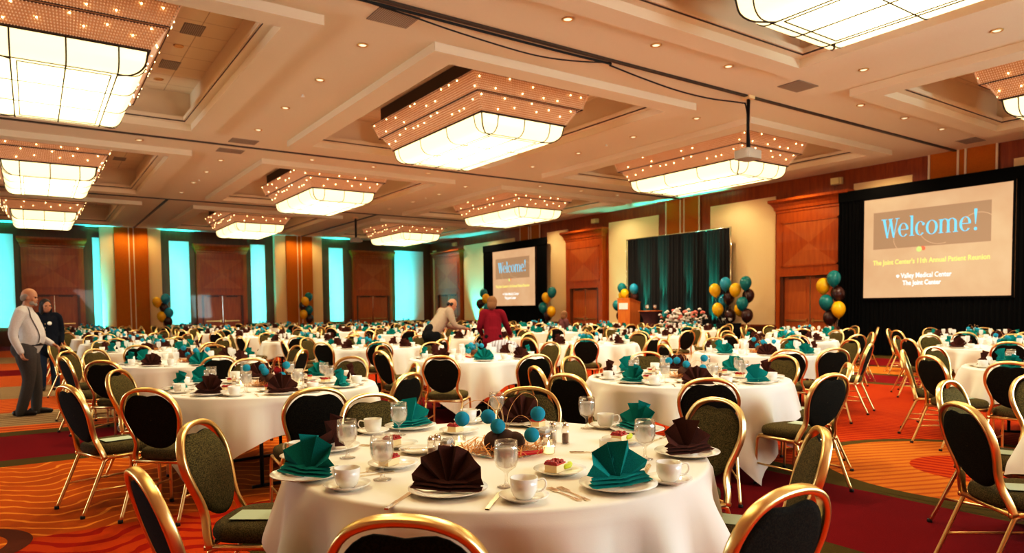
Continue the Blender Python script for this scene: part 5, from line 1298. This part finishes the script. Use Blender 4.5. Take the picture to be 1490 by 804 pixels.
# ------------------------------------------------------------------ lights
def lamp(name, typ, loc, energy, color, look=None, **kw):
    d = bpy.data.lights.new(name, typ); d.energy = energy; d.color = color
    for k, v in kw.items(): setattr(d, k, v)
    o = mk(name, d, None, loc)
    if look is not None: o.rotation_euler = (Vector(look) - Vector(loc)).to_track_quat('-Z', 'Y').to_euler()
    return o
CY_ = (.03, .78, .86)
LED = MB(); LED.lathe([(.09, 0), (.10, .02), (.10, .16), (.09, .18)], 16); LEDG = MB().lathe([(.08, .181), (.002, .183)], 16).mesh('lens', 'led_glow'); LED = LED.mesh('can', 'led')
ul = [(-1.3, 1.3), (2.6, .5), (6.09, .85), (9.85, .7), (14.08, .8), (18.5, 1.5), (-4.1, .9)]
for i, (x, wd) in enumerate(ul):
    o = thing('uplight', 'black floor uplight washing back wall panel, %s from left' % ORD[i], 'lamp', (x, 37.2, 0), 0, 'floor uplights along the back wall'); mk('can', LED, o); mk('lens', LEDG, o)
    xo = x - (.35 if wd > 1.4 else 0)
    lamp('uplight_beam', 'AREA', (xo, 37.2, .22), 11 * (.5 + wd * .6), CY_, (xo, YW - .02, 1.7), shape='RECTANGLE', size=wd * .8, size_y=.10, spread=radians(60))
    lamp('uplight_beam', 'AREA', (xo, 37.22, .22), 15 * (.5 + wd * .6), CY_, (xo, YW - .02, 3.6), shape='RECTANGLE', size=wd * .8, size_y=.10, spread=radians(32))
    lamp('uplight_beam', 'AREA', (xo, 37.15, .22), 24 * (.5 + wd * .6), CY_, (xo, YW - .1, 5.6), shape='RECTANGLE', size=wd * .8, size_y=.10, spread=radians(22))
lamp('uplight_beam', 'SPOT', (10.15, 37.1, .2), 400, CY_, (10.55, 37.4, 4.5), spot_size=radians(30), spot_blend=.8, shadow_soft_size=.05)
for i, (x, y, tgt, e) in enumerate(((19.55, 32.2, (20.04, 32.2, 2.2), 520), (19.5, 32.4, (19.7, 32.3, 5.4), 520))):
    lamp('uplight_beam', 'SPOT', (x, y, .2), e, (.02, .85, .95), tgt, spot_size=radians(60), spot_blend=.8, shadow_soft_size=.05)
lamp('uplight_beam', 'SPOT', (19.85, 20.7, .4), 480, (.03, .9, .72), (19.6, 20.9, 5.4), spot_size=radians(48), spot_blend=.8, shadow_soft_size=.05)
for i, (y, e, sz) in enumerate(((19.25, 1500, 22), (18.35, 2600, 16), (17.1, 1700, 17), (16.0, 2400, 20))):
    o = thing('uplight', 'small floor uplight at stage curtain foot, %s from left' % ORD[i], 'lamp', (19.38, y, .5), 0, 'floor uplights at the curtain'); c = mk('can', LED, o); c.scale = (.5, .5, .5)
    lamp('curtain_beam', 'SPOT', (19.38, y, .65), e, (.02, .95, .70), (19.72, y + .05, 3.4), spot_size=radians(sz), spot_blend=.8, shadow_soft_size=.03)
    lamp('curtain_beam', 'SPOT', (19.32, y, .62), e * .10, (.02, .95, .78), (19.72, y, 1.45), spot_size=radians(sz * 2.2), spot_blend=.9, shadow_soft_size=.03)
# unseen area fills added behind the camera and at the left
lamp('lobby_daylight', 'AREA', (5., -2.7, 2.5), 330, (.92, .97, 1.), (2.5, 4, .6), shape='RECTANGLE', size=5, size_y=2.4)
lamp('door_daylight', 'AREA', (14., -2.7, 2.0), 520, (.58, .95, 1.), (4.5, 4, .6), shape='RECTANGLE', size=4, size_y=2.4)
lamp('side_daylight', 'AREA', (-8.2, 14., 1.8), 420, (.75, .95, 1.), (0, 12.5, .2), shape='RECTANGLE', size=6, size_y=2.6)
w = bpy.data.worlds.new('world'); S.world = w; w.use_nodes = True; w.node_tree.nodes['Background'].inputs[0].default_value = (1, .72, .45, 1); w.node_tree.nodes['Background'].inputs[1].default_value = .05

# ------------------------------------------------------------------ camera
yaw, pitch, roll = -.6037, -.0456, .0101
c, s = cos(yaw), sin(yaw); Rz = Matrix(((c, s, 0), (-s, c, 0), (0, 0, 1)))
c, s = cos(pitch), sin(pitch); Rx = Matrix(((1, 0, 0), (0, c, s), (0, -s, c)))
c, s = cos(roll), sin(roll); Ry = Matrix(((c, 0, -s), (0, 1, 0), (s, 0, c)))
MM = Ry @ Rx @ Rz
r_, f_, u_ = MM[0], MM[1], MM[2]
cd = bpy.data.cameras.new('camera'); cam = mk('camera', cd, None)
cam.matrix_world = Matrix(((r_[0], u_[0], -f_[0], 0), (r_[1], u_[1], -f_[1], 0), (r_[2], u_[2], -f_[2], 1.40), (0, 0, 0, 1)))
cd.sensor_width = 36; cd.lens = 36 * 1012.06 / 1490; cd.shift_y = (496.02 - 402) / 1490; cd.clip_end = 200; cd.clip_start = .05
cd.dof.use_dof = True; cd.dof.focus_distance = 3.2; cd.dof.aperture_fstop = 3.5
S.camera = cam
S.view_settings.view_transform = 'Standard'; S.view_settings.look = 'None'; S.view_settings.exposure = .45; S.view_settings.gamma = 1.
S.view_settings.use_curve_mapping = True
cmv = S.view_settings.curve_mapping; cv = cmv.curves[3]
for x_, y_ in ((.045, .028), (.20, .195), (.5, .57)): cv.points.new(x_, y_)
cmv.update()
try:
    S.cycles.max_bounces = 8; S.cycles.diffuse_bounces = 4; S.cycles.glossy_bounces = 4; S.cycles.transmission_bounces = 6; S.cycles.caustics_reflective = False; S.cycles.caustics_refractive = False
    S.cycles.sample_clamp_indirect = 4; S.cycles.use_denoising = True
except Exception: pass
